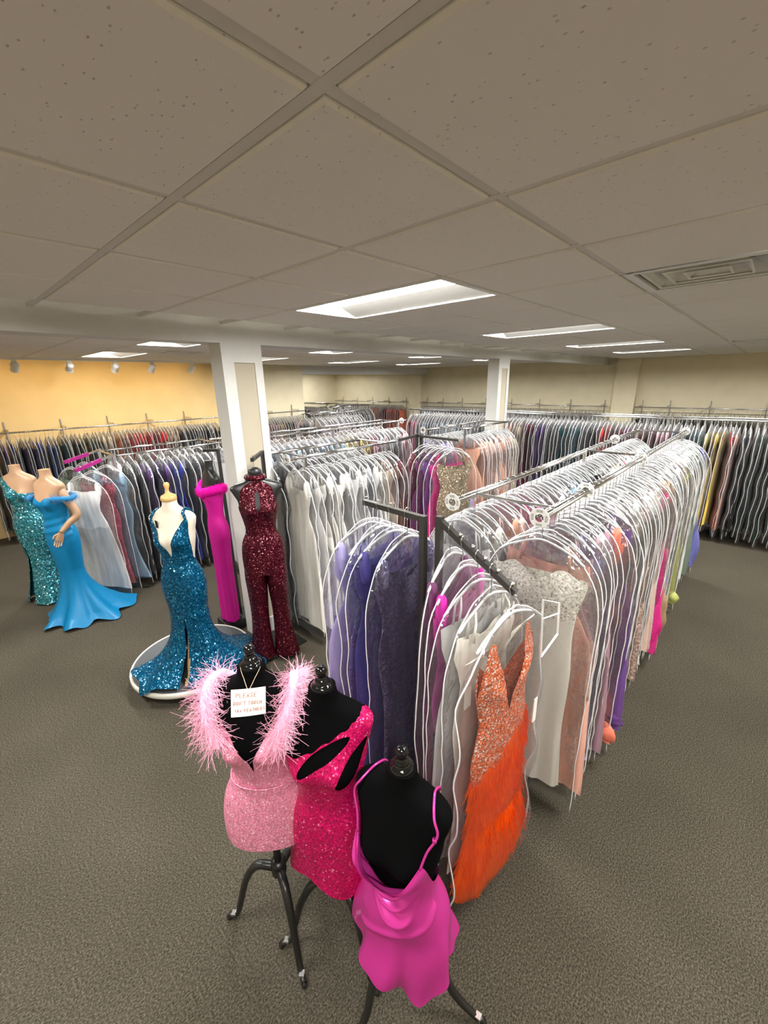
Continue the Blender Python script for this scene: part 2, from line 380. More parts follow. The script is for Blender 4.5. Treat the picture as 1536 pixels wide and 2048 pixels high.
# track lamps
TY = 8.45
r = empty('light_track', (0, TY, CZ-.02)); tag(r, 'white lighting track under the ceiling in front of yellow wall', 'light track')
MB().box((-2.6, -.018, -.016), (4.3, .018, .014)).build('rail', 'fixture_white', r)
for k, x in enumerate((1.08, 1.76, 2.41, 3.0, 3.72, .38, -.4, -1.1, -1.8)):
    tl = 'outside the picture at the end of the track' if k > 4 else ['above the one-shoulder teal gown', 'second from the edge of the picture', 'third from the edge of the picture', 'fourth from the edge of the picture', 'nearest the white column'][k]
    r = empty('track_lamp', (x, TY, CZ-.036)); tag(r, 'white cylindrical track lamp '+tl, 'track lamp', 'track lamps')
    if k > 4: r['label'] = 'white cylindrical track lamp outside the picture, '+ordinal(k-4)+' beyond its edge'
    MB().box((-.03, -.015, -.035), (.03, .015, 0)).build('adapter', 'fixture_white', r)
    th = np.linspace(0, PI, 9)
    MB().tube([(.062*math.cos(t), 0, -.035-.05*(1-math.sin(t))) for t in th], .005, 5).build('yoke', 'fixture_white', r)
    # the head tips towards the wall
    ax = np.array([0, math.sin(1.1), -math.cos(1.1)]); c0 = np.array([0, 0, -.085])-ax*.05
    side = np.array([1, 0, 0]); up = np.cross(ax, side)
    prof = ((.012, -.012), (.04, 0), (.05, .02), (.05, .15), (.056, .155), (.056, .17), (.047, .17), (.04, .12))
    G = [[c0+ax*d+rr*(math.cos(a)*side+math.sin(a)*up) for a in np.arange(14)*2*PI/14] for rr, d in prof]
    fixn(MB().grid(G, wrap=True).fan(G[0][::-1]).build('head', 'fixture_white', r, smooth=False))
    G2 = [c0+ax*.125+.042*(math.cos(a)*side+math.sin(a)*up) for a in np.arange(14)*2*PI/14]
    MB().fan(G2[::-1]).build('bulb', 'bulb' if 'bulb' in MATS else emis('bulb', (1, .8, .5), 9), r)
    ld = bpy.data.lights.new('track_spot', 'SPOT'); ld.energy = TRACK_W; ld.color = (1, .72, .36); ld.spot_size = math.radians(125); ld.spot_blend = .9; ld.shadow_soft_size = .04
    lo = bpy.data.objects.new('track_spot', ld); COL.objects.link(lo); lo.parent = r
    lo.location = c0+ax*.18; lo.rotation_euler = Vector(ax).to_track_quat('-Z', 'Y').to_euler()

# ------------------------------------------------------------------ cloth and film materials
def mat_cloth(name, src, rough=.6, sheen=.06, seq=False, tulle=False):
    """gown cloth; the colour is the gown's own (object colour) or the joined gowns' attribute"""
    m, t, p = newmat(name)
    if src == 'object': cn = t.add('ShaderNodeObjectInfo'); co = cn.outputs['Color']
    else: cn = t.add('ShaderNodeAttribute', attribute_name='gown_colour'); co = cn.outputs['Color']
    tc = t.add('ShaderNodeTexCoord'); n = t.add('ShaderNodeTexNoise'); n.inputs['Scale'].default_value = 7; n.inputs['Detail'].default_value = 4
    mp = t.add('ShaderNodeMapping'); mp.inputs['Scale'].default_value = (3, 3, .35); t.link(tc.outputs['Object'], mp.inputs[0]); t.link(mp.outputs[0], n.inputs['Vector'])
    r = t.add('ShaderNodeMapRange'); r.inputs[1].default_value = .3; r.inputs[2].default_value = .7; r.inputs[3].default_value = .78; r.inputs[4].default_value = 1.2
    t.link(n.outputs['Fac'], r.inputs[0])
    mx = t.add('ShaderNodeMix', data_type='RGBA', blend_type='MULTIPLY'); mx.inputs[0].default_value = 1
    t.link(co, mx.inputs[6]); t.link(r.outputs[0], mx.inputs[7]); t.link(mx.outputs[2], p.inputs['Base Color'])
    p.inputs['Roughness'].default_value = rough; p.inputs['Sheen Weight'].default_value = sheen
    if seq:
        v = t.add('ShaderNodeTexVoronoi'); v.inputs['Scale'].default_value = 110; t.link(tc.outputs['Object'], v.inputs['Vector'])
        sub = t.add('ShaderNodeVectorMath', operation='SUBTRACT'); sub.inputs[1].default_value = (.5, .5, .5); t.link(v.outputs['Color'], sub.inputs[0])
        sc = t.add('ShaderNodeVectorMath', operation='SCALE'); sc.inputs['Scale'].default_value = .8; t.link(sub.outputs[0], sc.inputs[0])
        g = t.add('ShaderNodeNewGeometry'); ad = t.add('ShaderNodeVectorMath', operation='ADD'); t.link(g.outputs['Normal'], ad.inputs[0]); t.link(sc.outputs[0], ad.inputs[1])
        nm = t.add('ShaderNodeVectorMath', operation='NORMALIZE'); t.link(ad.outputs[0], nm.inputs[0]); t.link(nm.outputs[0], p.inputs['Normal'])
        p.inputs['Metallic'].default_value = .5; p.inputs['Roughness'].default_value = .25
    return m
mat_cloth('gown_cloth', 'object'); mat_cloth('gown_satin', 'object', .34, .02); mat_cloth('gown_sequin', 'object', seq=True)
mat_cloth('gown_cloth_far', 'attr')
def mat_film(name='clear_film', lo=.02, hi=.22, gmax=.42):
    """thin clear vinyl: mostly see-through, milky and glossy toward grazing"""
    m, t, p = newmat(name); n = t.n; n.remove(p); out = [x for x in n if x.type == 'OUTPUT_MATERIAL'][0]
    tr = t.add('ShaderNodeBsdfTransparent'); tr.inputs[0].default_value = (.98, .98, .985, 1)
    d0 = t.add('ShaderNodeBsdfDiffuse'); d0.inputs[0].default_value = (.88, .88, .90, 1); tl = t.add('ShaderNodeBsdfTranslucent'); tl.inputs[0].default_value = (.88, .88, .90, 1)
    df = t.add('ShaderNodeMixShader'); df.inputs[0].default_value = .5; t.link(d0.outputs[0], df.inputs[1]); t.link(tl.outputs[0], df.inputs[2])
    gl = t.add('ShaderNodeBsdfGlossy'); gl.inputs[0].default_value = (1, 1, 1, 1); gl.inputs['Roughness'].default_value = .13
    tc = t.add('ShaderNodeTexCoord'); no = t.add('ShaderNodeTexNoise'); no.inputs['Scale'].default_value = 16; no.inputs['Detail'].default_value = 2
    t.link(tc.outputs['Object'], no.inputs['Vector']); bp = t.add('ShaderNodeBump'); bp.inputs['Strength'].default_value = .8; bp.inputs['Distance'].default_value = .02
    t.link(no.outputs['Fac'], bp.inputs['Height']); t.link(bp.outputs[0], gl.inputs['Normal'])
    lw = t.add('ShaderNodeLayerWeight'); lw.inputs['Blend'].default_value = .5
    r1 = t.add('ShaderNodeMapRange'); r1.inputs[1].default_value = .35; r1.inputs[2].default_value = 1; r1.inputs[3].default_value = lo; r1.inputs[4].default_value = hi
    t.link(lw.outputs['Facing'], r1.inputs[0])
    r2 = t.add('ShaderNodeMapRange'); r2.inputs[3].default_value = .03; r2.inputs[4].default_value = gmax
    t.link(lw.outputs['Fresnel'], r2.inputs[0])
    m1 = t.add('ShaderNodeMixShader'); t.link(r1.outputs[0], m1.inputs[0]); t.link(tr.outputs[0], m1.inputs[1]); t.link(df.outputs[0], m1.inputs[2])
    m2 = t.add('ShaderNodeMixShader'); t.link(r2.outputs[0], m2.inputs[0]); t.link(m1.outputs[0], m2.inputs[1]); t.link(gl.outputs[0], m2.inputs[2])
    t.link(m2.outputs[0], out.inputs[0])
mat_film(); mat_film('new_film', .004, .06, .30)
plain('piping', (.86, .86, .85), .45)
plain('piping_blue', (.62, .68, .85), .5)
plain('hanger_clear', (.62, .63, .64), .3)

# ------------------------------------------------------------------ gowns in clear bags (local: rail at origin, width along y, rail along x, z down)
def wob(seed, k=3):
    r = np.random.default_rng(seed); A = r.normal(0, 1, k); F = r.uniform(1, 3.5, k); P = r.uniform(0, 6.28, k)
    return lambda x: sum(A[i]*np.sin(F[i]*x*3+P[i]) for i in range(k))/k
BAGL = 1.635
def bag_half(d, seed):
    s = np.minimum(1, d/.40); w_ = .285*np.maximum(0, 1-(1-s)**2.2)**.62
    return np.maximum(w_, .02)*(1+.012*wob(seed)(d*2))+np.where(d > 1.3, (d-1.3)*.02, 0)
def bag_grid(seed, nu=13, nz=24):
    d = np.concatenate([[0, .012, .035, .07, .12, .19, .27, .36, .44], np.linspace(.55, BAGL, nz-9)])
    u = np.sin(np.linspace(-PI/2, PI/2, nu)); f = [wob(seed*13+i) for i in range(6)]
    F = np.zeros((len(d), nu, 3)); Bk = F.copy()
    for i, di in enumerate(d):
        wl = bag_half(di, seed); wr = bag_half(di, seed+50); th = (.031+.018*min(1, di/1.4))*min(1, .3+di/.2)*(1+.12*f[0](di*2))
        if di > BAGL-.1: th *= .85
        y = np.where(u < 0, u*wl, u*wr); sh = .012*f[1](di*1.5); e = np.sqrt(np.maximum(0, 1-u*u))**.8
        z = -.10-di+(0.02*f[4](u*.8) if i == len(d)-1 else 0)
        F[i] = np.stack([sh+e*(th+.006*f[2](u*1.3+di*2)+.0035*f[5](u*3.5+di*6)), y, np.full(nu, 0)+z], 1)
        Bk[i] = np.stack([sh-e*(th+.006*f[3](u*1.3-di*2)+.0035*f[5](u*4-di*5+2)), y, np.full(nu, 0)+z], 1)
    return F, Bk
def bag_meshes(seed):
    F, Bk = bag_grid(seed); mb = MB().grid(F, flip=True).grid(Bk)
    bag = mb.mesh('garment_bag', 'clear_film', True)
    path = np.concatenate([F[::-1, 0], F[1:, -1]]); path = smooth_curve(path[::1], 2)
    g = wob(seed+99, 5); k = np.linspace(0, 14, len(path)); path[:, 0] += .006*g(k); path[:, 1] += .004*g(k+3)
    pp = MB().tube(path, .0030, 4).mesh('piping', 'piping', True)
    return bag, pp
BAGS = [bag_meshes(11+7*i) for i in range(6)]
ARCH = {   # silhouettes: (drop below the rail, half width, half depth)
 'sheath':  [(.30, .17, .020), (.36, .185, .034), (.50, .150, .030), (.56, .140, .028), (.72, .172, .034), (1.0, .155, .034), (1.3, .165, .036), (1.62, .19, .040)],
 'mermaid': [(.30, .17, .020), (.36, .185, .036), (.50, .145, .030), (.56, .135, .028), (.74, .176, .034), (1.05, .14, .032), (1.2, .15, .036), (1.64, .25, .052)],
 'ball':    [(.30, .17, .020), (.36, .185, .036), (.50, .145, .030), (.55, .135, .028), (.68, .20, .040), (.95, .235, .050), (1.3, .252, .054), (1.64, .262, .058)],
 'aline':   [(.28, .16, .018), (.36, .185, .034), (.50, .150, .030), (.56, .142, .028), (.75, .185, .036), (1.05, .21, .042), (1.35, .225, .046), (1.66, .24, .050)] }
def gown_grid(kind, seed, nphi=30, nz=20, folds=1.0):
    st = [(-z+.05*(1.66-z)/1.3, a, b) for z, a, b in ARCH[kind]][::-1]; r = np.random.default_rng(seed)
    ph = np.arange(nphi)*2*PI/nphi; v = np.linspace(0, 1, nz)**.9
    K = r.integers(5, 9); P0 = r.uniform(0, 6.28); K2 = K+r.integers(2, 5); P1 = r.uniform(0, 6.28); sway = r.normal(0, .012)
    top = -.30+.05*np.abs(np.cos(ph))**2*(1 if seed % 2 else .3)-.03*(np.sin(ph) > .2)*(np.abs(np.cos(ph)) < .3)
    hem = -(ARCH[kind][-1][0])+.03*np.sin(ph+P0)
    G = np.zeros((nz, nphi, 3))
    for i in range(nz):
        z = top+(hem-top)*v[i]; ab = sinterp(z, st); a, b = ab[:, 0], ab[:, 1]
        fo = np.clip((-z-.58)/.9, 0, 1)*folds
        k = 1+fo*(.16*np.sin(K*ph+P0)+.08*np.sin(K2*ph+P1))
        kx = 1+fo*(.34*np.sin(K*ph+P0)+.2*np.sin(K2*ph+P1)); a = a*1.18; b = b*.50
        G[i] = np.stack([b*np.sin(ph)*kx+sway*np.sin(-z*3), a*np.cos(ph)*(1+.35*(k-1)), z], 1)
    return G
def gown_mesh(kind, seed, mat, straps=True):
    G = gown_grid(kind, seed); mb = MB().grid(G, wrap=True)
    if straps:
        for s in (-1, 1):
            for q in (-1, 1):
                mb.tube([(q*.016, s*.125, -.30), (q*.016, s*.115, -.21), (0, s*.10, -.165)], [.008, .006, .005], 4)
    else:
        for s in (-1, 1):   # sleeve caps
            mb.lathe([(.010, -.19), (.022, -.21), (.028, -.26), (.026, -.32), (.016, -.36)], 8, (0, s*.165, 0))
    m = mb.mesh('gown', mat, True); return m
GOWNS = {}
for kind in ARCH:
    for mat in ('gown_cloth', 'gown_satin', 'gown_sequin'):
        GOWNS[kind, mat] = [gown_mesh(kind, 3+i*5+len(kind)+i, mat, i != 1) for i in range(2)]
def hanger_mesh():
    mb = MB(); th = np.linspace(-.6, PI*1.05, 10)
    hook = [(0, .020*math.cos(t), -.002+.020*math.sin(t)-.001) for t in th][::-1]
    mb.tube(hook+[(0, .012, -.030), (0, 0, -.045), (0, 0, -.13)], .0024, 5)
    return mb.mesh('hook', 'chrome', True)
def hanger_arms():
    mb = MB()
    mb.tube(smooth_curve([(0, -.20, -.225), (0, -.15, -.185), (0, -.06, -.142), (0, 0, -.128), (0, .06, -.142), (0, .15, -.185), (0, .20, -.225)], 3), .0065, 5)
    return mb.mesh('hanger', 'hanger_clear', True)
HOOK, ARMS = hanger_mesh(), hanger_arms()
COLOURS = {
 'ivory': (.88, .85, .76), 'white': (.90, .89, .87), 'champagne': (.68, .57, .42), 'blush': (.78, .55, .48), 'peach': (.82, .42, .28), 'coral': (.85, .22, .14),
 'pale pink': (.80, .48, .52), 'pink': (.75, .24, .36), 'hot pink': (.80, .03, .28), 'magenta': (.62, .02, .35), 'mauve': (.42, .24, .30), 'dusty mauve': (.50, .36, .40), 'lavender': (.42, .38, .70), 'indigo': (.06, .05, .26), 'slate': (.15, .14, .24),
 'periwinkle': (.20, .21, .58), 'purple': (.15, .06, .26), 'plum': (.16, .03, .12), 'navy': (.022, .028, .10), 'royal blue': (.03, .05, .38), 'blue': (.05, .16, .48), 'light blue': (.36, .55, .72),
 'steel blue': (.14, .24, .34), 'teal': (.02, .18, .22), 'dark teal': (.015, .075, .085), 'sage': (.22, .29, .23), 'dark green': (.015, .06, .04), 'olive': (.16, .15, .07), 'yellow': (.80, .58, .10), 'pale yellow': (.80, .70, .36),
 'gold': (.55, .38, .15), 'tan': (.50, .33, .19), 'orange': (.85, .22, .03), 'red': (.60, .02, .02), 'bright red': (.80, .05, .03), 'burgundy': (.13, .008, .025), 'brown': (.17, .08, .05), 'rose gold': (.50, .27, .21),
 'black': (.010, .010, .012), 'charcoal': (.045, .045, .050), 'silver grey': (.38, .38, .40), 'grey': (.19, .19, .20), 'lime': (.62, .66, .20) }
NG = [0]
def bagged(x, y, z, rz, colour, label, group, kind=None, mat=None, scale=(1, 1, 1), film=True, piping=True, seed=None, tilt=0, name='bagged_gown', mesh=None, fresh=False):
    k = NG[0]; NG[0] += 1; R = random.Random(k*17+5)
    kind = kind or R.choice(list(ARCH)); mat = mat or R.choice(['gown_cloth', 'gown_cloth', 'gown_satin', 'gown_sequin'])
    r = empty(name, (x, y, z), rz); tag(r, label, 'gown', group); r.scale = scale; r.rotation_euler.x = tilt
    g = link('gown', mesh or R.choice(GOWNS[kind, mat]), r); c = COLOURS[colour]; j = R.uniform(.86, 1.14)
    g.color = (min(1, c[0]*j), min(1, c[1]*j), min(1, c[2]*j), 1)
    if R.random() < .5: g.rotation_euler.z = PI
    hk = link('hook', HOOK, r); h2 = link('hanger', ARMS, r)
    if film:
        b, p = BAGS[(seed if seed is not None else R.randrange(6)) % 6]
        bo = link('garment_bag', b, r)
        if fresh: bo.material_slots[0].link = 'OBJECT'; bo.material_slots[0].material = MATS['new_film']
        po = link('piping', p, bo)
        if R.random() < .5: bo.rotation_euler.z = PI
    return r
FAR = []      # gowns too far and too many: joined later, (x, y, z, rz, colour, scale)

# ------------------------------------------------------------------ racks
RZ = 1.85
def rail_tubes(mb, a, b, r=.0105, gap=.018):
    a, b = np.array(a, float), np.array(b, float); d = (b-a)/np.linalg.norm(b-a); s = np.array([-d[1], d[0], 0])*gap
    mb.tube([a+s, b+s], r, 8); mb.tube([a-s, b-s], r, 8); return mb
def rack(name, rails, label, posts, base_y=None, mat='chrome', z=RZ):
    """rails: list of (a, b) in plan; posts: plan positions; a low base joins them"""
    r = empty(name, (posts[0][0], posts[0][1], 0)); tag(r, label, 'clothes rack'); o = np.array([posts[0][0], posts[0][1], 0])
    for a, b in rails: rail_tubes(MB(), np.array((*a, z-.03))-o, np.array((*b, z-.03))-o).build('hang_rail', mat, r, True)
    for p in posts:
        q = np.array((*p, 0))-o; MB().box(q+[-.013, -.013, .03], q+[.013, .013, z-.03]).build('post', mat, r)
    for i in range(0, len(posts)-1, 2):
        p, q = np.array((*posts[i], .03))-o, np.array((*posts[i+1], .03))-o
        MB().tube([p, q], .014, 6).build('base_bar', mat, r)
        MB().tube([p+[0, 0, z-.055], q+[0, 0, z-.055]], .010, 6).build('cross_bar', mat, r)
        for e in (p, q): MB().lathe([(0, 0), (.022, .004), (.026, .03), (.014, .05), (0, .05)], 10, e+[0, 0, -.03]).build('foot', 'black_plastic', r, True)
    return r
def train(rt, c, seed):
    """bunched hem that pushes out of the bag beside the aisle"""
    n = 28; r_ = np.random.default_rng(seed); G = []; f = [wob(seed*3+k) for k in range(3)]; L = .55 if c in ('hot pink', 'tan', 'periwinkle') else .16
    for v in np.linspace(0, 1, 18):
        row = []
        for a in np.arange(n)*2*PI/n:
            k = 1+.14*f[0](v*2+seed)*math.sin(v*PI)+.12*math.sin(4*a+3*v+seed)*v; s = math.sin(min(1, v*1.05)*PI*.93+.08)
            row.append((.036*s*math.cos(a)*k, -.262-.03*v-.050*s*math.sin(a)*k, -1.66+L-L*v+.006*math.sin(3*a+seed)*s))
        G.append(row)
    mb = MB().grid(G, wrap=True); mb.fan(G[0][::-1]); mb.fan(G[-1]); o = fixn(mb.build('train', 'gown_satin', rt, True)); o.color = (*COLOURS[c], 1)
# hanging gowns hook over the rail: their origin is the rail top
def fill(y_or_x, a, b, n, axis, seq, where, group, frm, rz=0, jit=.06, film=True, limit=None, z=RZ-.028, far=False, mats=None, kinds=None, skip=None, zs=(.96, 1.02), puff=1.0):
    """hang n gowns between a and b; seq = [(share, colour), ...] in order"""
    tot = sum(s for s, _ in seq); cum = np.cumsum([s for s, _ in seq])/tot; R = random.Random(int(abs(a*100)+n*7+abs(y_or_x)*31))
    for i in range(n):
        t = (i+.5)/n; c = seq[min(int(np.searchsorted(cum, t)), len(seq)-1)][1]
        if '|' in c: c = R.choice(c.split('|'))
        p = a+(b-a)*t+R.uniform(-.3, .3)*abs(b-a)/n*.6
        x, y = (p, y_or_x) if axis == 'x' else (y_or_x, p)
        sc = (puff*min(1.15, abs(b-a)/n/.092), R.uniform(.93, 1.03), R.uniform(*zs)); rr = (0 if axis == 'x' else PI/2)+rz+R.gauss(0, jit)
        if skip and skip(i): continue
        if where == 'the outer front rail' and c in ('coral', 'hot pink', 'tan', 'lime', 'periwinkle', 'purple', 'rose gold'): sc = (sc[0], 1.13, 1.02)
        if far or (limit is not None and i >= limit): FAR.append((x, y, z, rr, c, sc)); continue
        rt = bagged(x, y, z, rr, c, f'{c} bagged gown, {ordinal(i+1)} from {frm} on {where}', group, scale=sc, film=film,
               mat=R.choice(mats) if mats else None, kind=R.choice(kinds) if kinds else None)
        if where == 'the outer front rail' and c in ('coral', 'purple', 'lime', 'tan', 'periwinkle', 'hot pink'): train(rt, c, i)

# --- the long double rack in front
rack('gown_rack', [((1.868, .72), (6.3, .72)), ((1.838, 1.19), (6.0, 1.19))], 'long chrome double-rail rack of bagged gowns running from front to end wall',
     [(2.05, .72), (2.05, 1.19), (4.0, .72), (4.0, 1.19), (5.95, .72), (5.95, 1.19)])
A_SEQ = [(1, 'dusty mauve'), (1, 'lavender'), (1, 'dusty mauve'), (1, 'white'), (1, 'mauve'), (1, 'coral'), (1, 'lavender'), (1, 'purple'), (2, 'mauve|dusty mauve'), (1, 'champagne'), (2, 'white|silver grey'), (2, 'dusty mauve|blush'), (3, 'white|ivory'), (1, 'blush'), (1, 'white'), (1, 'hot pink'), (1, 'rose gold'), (2, 'tan|champagne'), (3, 'white|dusty mauve'),
         (3, 'silver grey|lavender'), (3, 'white|pale pink'), (1, 'lime'), (4, 'ivory|silver grey|champagne'), (4, 'white|silver grey'), (3, 'silver grey|sage'), (3, 'lavender|white'), (1, 'periwinkle')]
fill(.72, 2.07, 6.22, 49, 'x', A_SEQ, 'the outer front rail', 'gowns on the outer front rail', 'the peach gown', zs=(.95, 1.03))
B_SEQ = [(3, 'white|ivory'), (3, 'peach|blush'), (2, 'pale pink'), (2, 'hot pink|pink'), (3, 'mauve|plum'), (3, 'pale pink|white'), (3, 'lavender|light blue'), (3, 'navy|charcoal'), (3, 'black|grey'), (4, 'silver grey|white'), (3, 'white|champagne'), (2, 'red|pink'), (4, 'silver grey|white'), (4, 'blush|champagne'), (3, 'light blue|steel blue'), (2, 'white')]
fill(1.19, 1.88, 5.95, 44, 'x', B_SEQ, 'the inner front rail', 'gowns on the inner front rail', 'the near end')

# --- white-gown rack beside the near column
rack('gown_rack', [((2.06, 3.06), (3.5, 3.06)), ((2.0, 3.49), (3.5, 3.49))], 'short chrome double rack of ivory gowns beside the near column', [(2.25, 3.06), (2.25, 3.49), (3.35, 3.06), (3.35, 3.49)])
fill(3.06, 2.12, 3.42, 17, 'x', [(4, 'white|ivory'), (5, 'ivory|white'), (3, 'silver grey|white'), (1, 'ivory'), (2, 'champagne|blush'), (1, 'brown'), (1, 'burgundy')], 'the ivory rack', 'gowns on the ivory rack', 'the jumpsuit', puff=1.5, kinds=['ball', 'aline', 'ball'], mats=['gown_cloth', 'gown_satin'])
fill(3.49, 2.1, 3.4, 13, 'x', [(4, 'black|charcoal'), (3, 'navy|black'), (3, 'silver grey|white')], 'the rail behind the ivory gowns', 'gowns behind the ivory rack', 'the column')
# --- light blue, yellow and pink gowns
rack('gown_rack', [((2.3, 4.65), (5.6, 4.65)), ((2.3, 5.03), (5.4, 5.03))], 'chrome double rack of pale blue, yellow and pink gowns', [(2.5, 4.65), (2.5, 5.03), (3.95, 4.65), (3.95, 5.03), (5.4, 4.65), (5.4, 5.03)])
fill(4.65, 2.35, 5.5, 34, 'x', [(14, 'light blue|silver grey'), (3, 'pale yellow'), (2, 'gold|yellow'), (2, 'burgundy|pink'), (6, 'pale pink|dusty mauve|silver grey')], 'the pale blue rack', 'gowns on the pale blue rack', 'the column')
fill(5.03, 2.35, 5.4, 26, 'x', [(1, 'silver grey|white|charcoal|pale pink')], 'rack', 'far', 'end', far=True)
# --- peach rack
rack('gown_rack', [((4.98, 3.08), (6.25, 3.08)), ((4.55, 3.46), (6.25, 3.46))], 'chrome double rack of peach gowns before the distant column', [(5.0, 3.08), (5.0, 3.46), (6.15, 3.08), (6.15, 3.46)])
fill(3.08, 5.04, 6.2, 13, 'x', [(4, 'peach'), (3, 'peach|blush'), (3, 'blush|rose gold'), (2, 'blush|champagne')], 'the peach rack', 'gowns on the peach rack', 'its near post', kinds=['aline', 'sheath', 'ball'], mats=['gown_cloth', 'gown_satin'])
fill(3.46, 4.66, 5.6, 10, 'x', [(4, 'lavender|silver grey'), (3, 'blush|peach'), (4, 'white')], 'the rail behind the peach gowns', 'gowns behind the peach rack', 'the size ring')
# --- long cross rack before the end wall
rack('gown_rack', [((8.0, -1.2), (8.0, 6.5)), ((8.42, -1.2), (8.42, 6.5))], 'long chrome double rack crossing in front of the end wall', [(8.0, -1.1), (8.42, -1.1), (8.0, 1.2), (8.42, 1.2), (8.0, 3.9), (8.42, 3.9), (8.0, 6.4), (8.42, 6.4)])
C_SEQ = [(.45, 'black|dark green'), (.25, 'dark green'), (.22, 'black|charcoal'), (.16, 'red|rose gold'), (.30, 'yellow'), (.1, 'pale yellow'), (.25, 'sage|teal'), (.25, 'navy|steel blue'), (.3, 'pale pink|mauve|dusty mauve'), (.4, 'mauve|rose gold|burgundy'), (.2, 'plum|black'), (.35, 'red|burgundy|bright red'), (.12, 'bright red'), (.35, 'black|charcoal'), (.25, 'teal|dark teal'), (.3, 'dark teal|steel blue'), (.35, 'charcoal|grey'), (.35, 'purple|navy'), (.2, 'plum|burgundy'), (.45, 'blush|rose gold|champagne'), (.4, 'silver grey|champagne')]
fill(8.0, -.42, 4.15, 66, 'y', C_SEQ, 'the far cross rack', 'gowns on the far cross rack', 'the picture edge')
fill(8.0, 4.2, 6.45, 32, 'y', [(1, 'silver grey|light blue|white|charcoal'), (1, 'silver grey|white|steel blue|grey'), (.4, 'pink|burgundy|silver grey')], 'x', 'far', 'y', far=True)
fill(8.42, -.9, 6.4, 90, 'y', [(1, 'silver grey|white|charcoal|navy|mauve')], 'x', 'far', 'y', far=True)
# --- wall rails
def wall_rail(a, b, axis, off, z, label, ups):
    r = empty('wall_rail', (*a, 0)); tag(r, label, 'wall rail'); o = np.array((*a, 0))
    MB().tube([np.array((*a, z-.03))-o, np.array((*b, z-.03))-o], .014, 8).build('hang_rail', 'chrome', r, True)
    for u in ups:
        p = np.array((u, a[1], 0) if axis == 'x' else (a[0], u, 0))-o
        if axis == 'x': MB().box(p+[-.008, off-.012, z-.4], p+[.008, off, z+.13]).build('upright', 'chrome', r); MB().box(p+[-.005, -.015, z-.045], p+[.005, off-.012, z+.02]).build('bracket', 'chrome', r)
        else: MB().box(p+[off-.012, -.008, z-.4], p+[off, .008, z+.13]).build('upright', 'chrome', r); MB().box(p+[-.015, -.005, z-.045], p+[off-.012, .005, z+.02]).build('bracket', 'chrome', r)
    return r
wall_rail((-.9, 9.08), (6.9, 9.08), 'x', .31, 1.815, 'chrome wall rail of gowns along the yellow wall', [-.2, .85, 1.62, 2.35, 3.05, 3.8, 4.9, 5.8, 6.6])
WL = [(.30, 'navy|charcoal|black'), (.28, 'navy|purple'), (.28, 'royal blue|navy|purple'), (.14, 'blue'), (.14, 'teal|dark teal'), (.3, 'sage|olive|charcoal'), (.24, 'black|dark green|olive'), (.14, 'pale yellow|yellow|olive'), (.2, 'champagne|gold'), (.26, 'orange|peach|rose gold'), (.34, 'red|bright red'), (.4, 'red|burgundy'), (.3, 'tan|champagne|rose gold'), (.35, 'charcoal|silver grey'), (.6, 'black|charcoal|white')]
fill(9.08, .45, 4.35, 62, 'x', WL, 'the yellow wall rail', 'gowns along the yellow wall', 'the picture edge', z=1.787)
fill(9.08, 4.85, 6.8, 28, 'x', [(1, 'silver grey|charcoal'), (1, 'dusty mauve|rose gold'), (.5, 'tan|gold'), (.6, 'black|olive'), (.6, 'pale pink|mauve'), (.4, 'white')], 'x', 'far', 'y', far=True, z=1.787)
wall_rail((12.28, -1.5), (12.28, 2.6), 'y', .31, 1.76, 'chrome wall rail on the end wall, on the near side of the pilaster', [-.9, .1, 1.1, 1.9, 2.5])
wall_rail((12.28, 3.28), (12.28, 9.5), 'y', .31, 1.76, 'chrome wall rail on the end wall between the two pilasters', [3.4, 4.3, 5.2, 6.1, 7.0, 7.9, 8.7, 9.4])
wall_rail((12.28, 10.25), (12.28, 14.2), 'y', .31, 1.76, 'chrome wall rail on the end wall inside the alcove', [10.4, 11.3, 12.2, 13.1, 14])
fill(12.28, -.5, 2.55, 34, 'y', [(1, 'black|charcoal|white|silver grey')], 'x', 'far', 'y', far=True, z=1.732)
fill(12.28, 3.3, 9.4, 70, 'y', [(3, 'silver grey|white'), (1, 'charcoal|grey'), (1, 'silver grey')], 'x', 'far', 'y', far=True, z=1.732)
fill(12.28, 10.3, 14.1, 44, 'y', [(.8, 'red|coral|bright red'), (.4, 'burgundy|rose gold'), (.3, 'red|orange'), (.3, 'gold|yellow'), (2, 'silver grey|white|charcoal')], 'x', 'far', 'y', far=True, z=1.732)
# --- racks standing in the alcove mouth
rack('gown_rack', [((7.6, 9.0), (9.2, 9.0)), ((7.6, 9.45), (9.2, 9.45))], 'chrome double rack of black gowns in the alcove mouth', [(7.7, 9.0), (7.7, 9.45), (9.1, 9.0), (9.1, 9.45)])
fill(9.0, 7.65, 9.15, 18, 'x', [(1, 'silver grey|white'), (2, 'black|charcoal'), (1, 'grey|silver grey')], 'x', 'far', 'y', far=True)
fill(9.45, 7.65, 9.15, 18, 'x', [(1, 'silver grey|white|charcoal')], 'x', 'far', 'y', far=True)
rack('gown_rack', [((8.9, 10.6), (8.9, 13.2)), ((9.3, 10.6), (9.3, 13.2))], 'chrome double rack deep inside the alcove', [(8.9, 10.7), (9.3, 10.7), (8.9, 13.1), (9.3, 13.1)])
fill(8.9, 10.7, 13.1, 30, 'y', [(1, 'silver grey|white|charcoal|black')], 'x', 'far', 'y', far=True)
rack('gown_rack', [((5.6, 7.3), (7.2, 7.3)), ((5.6, 7.7), (7.2, 7.7))], 'chrome double rack with a bagged pale gown facing out, before the alcove', [(5.7, 7.3), (5.7, 7.7), (7.1, 7.3), (7.1, 7.7)])
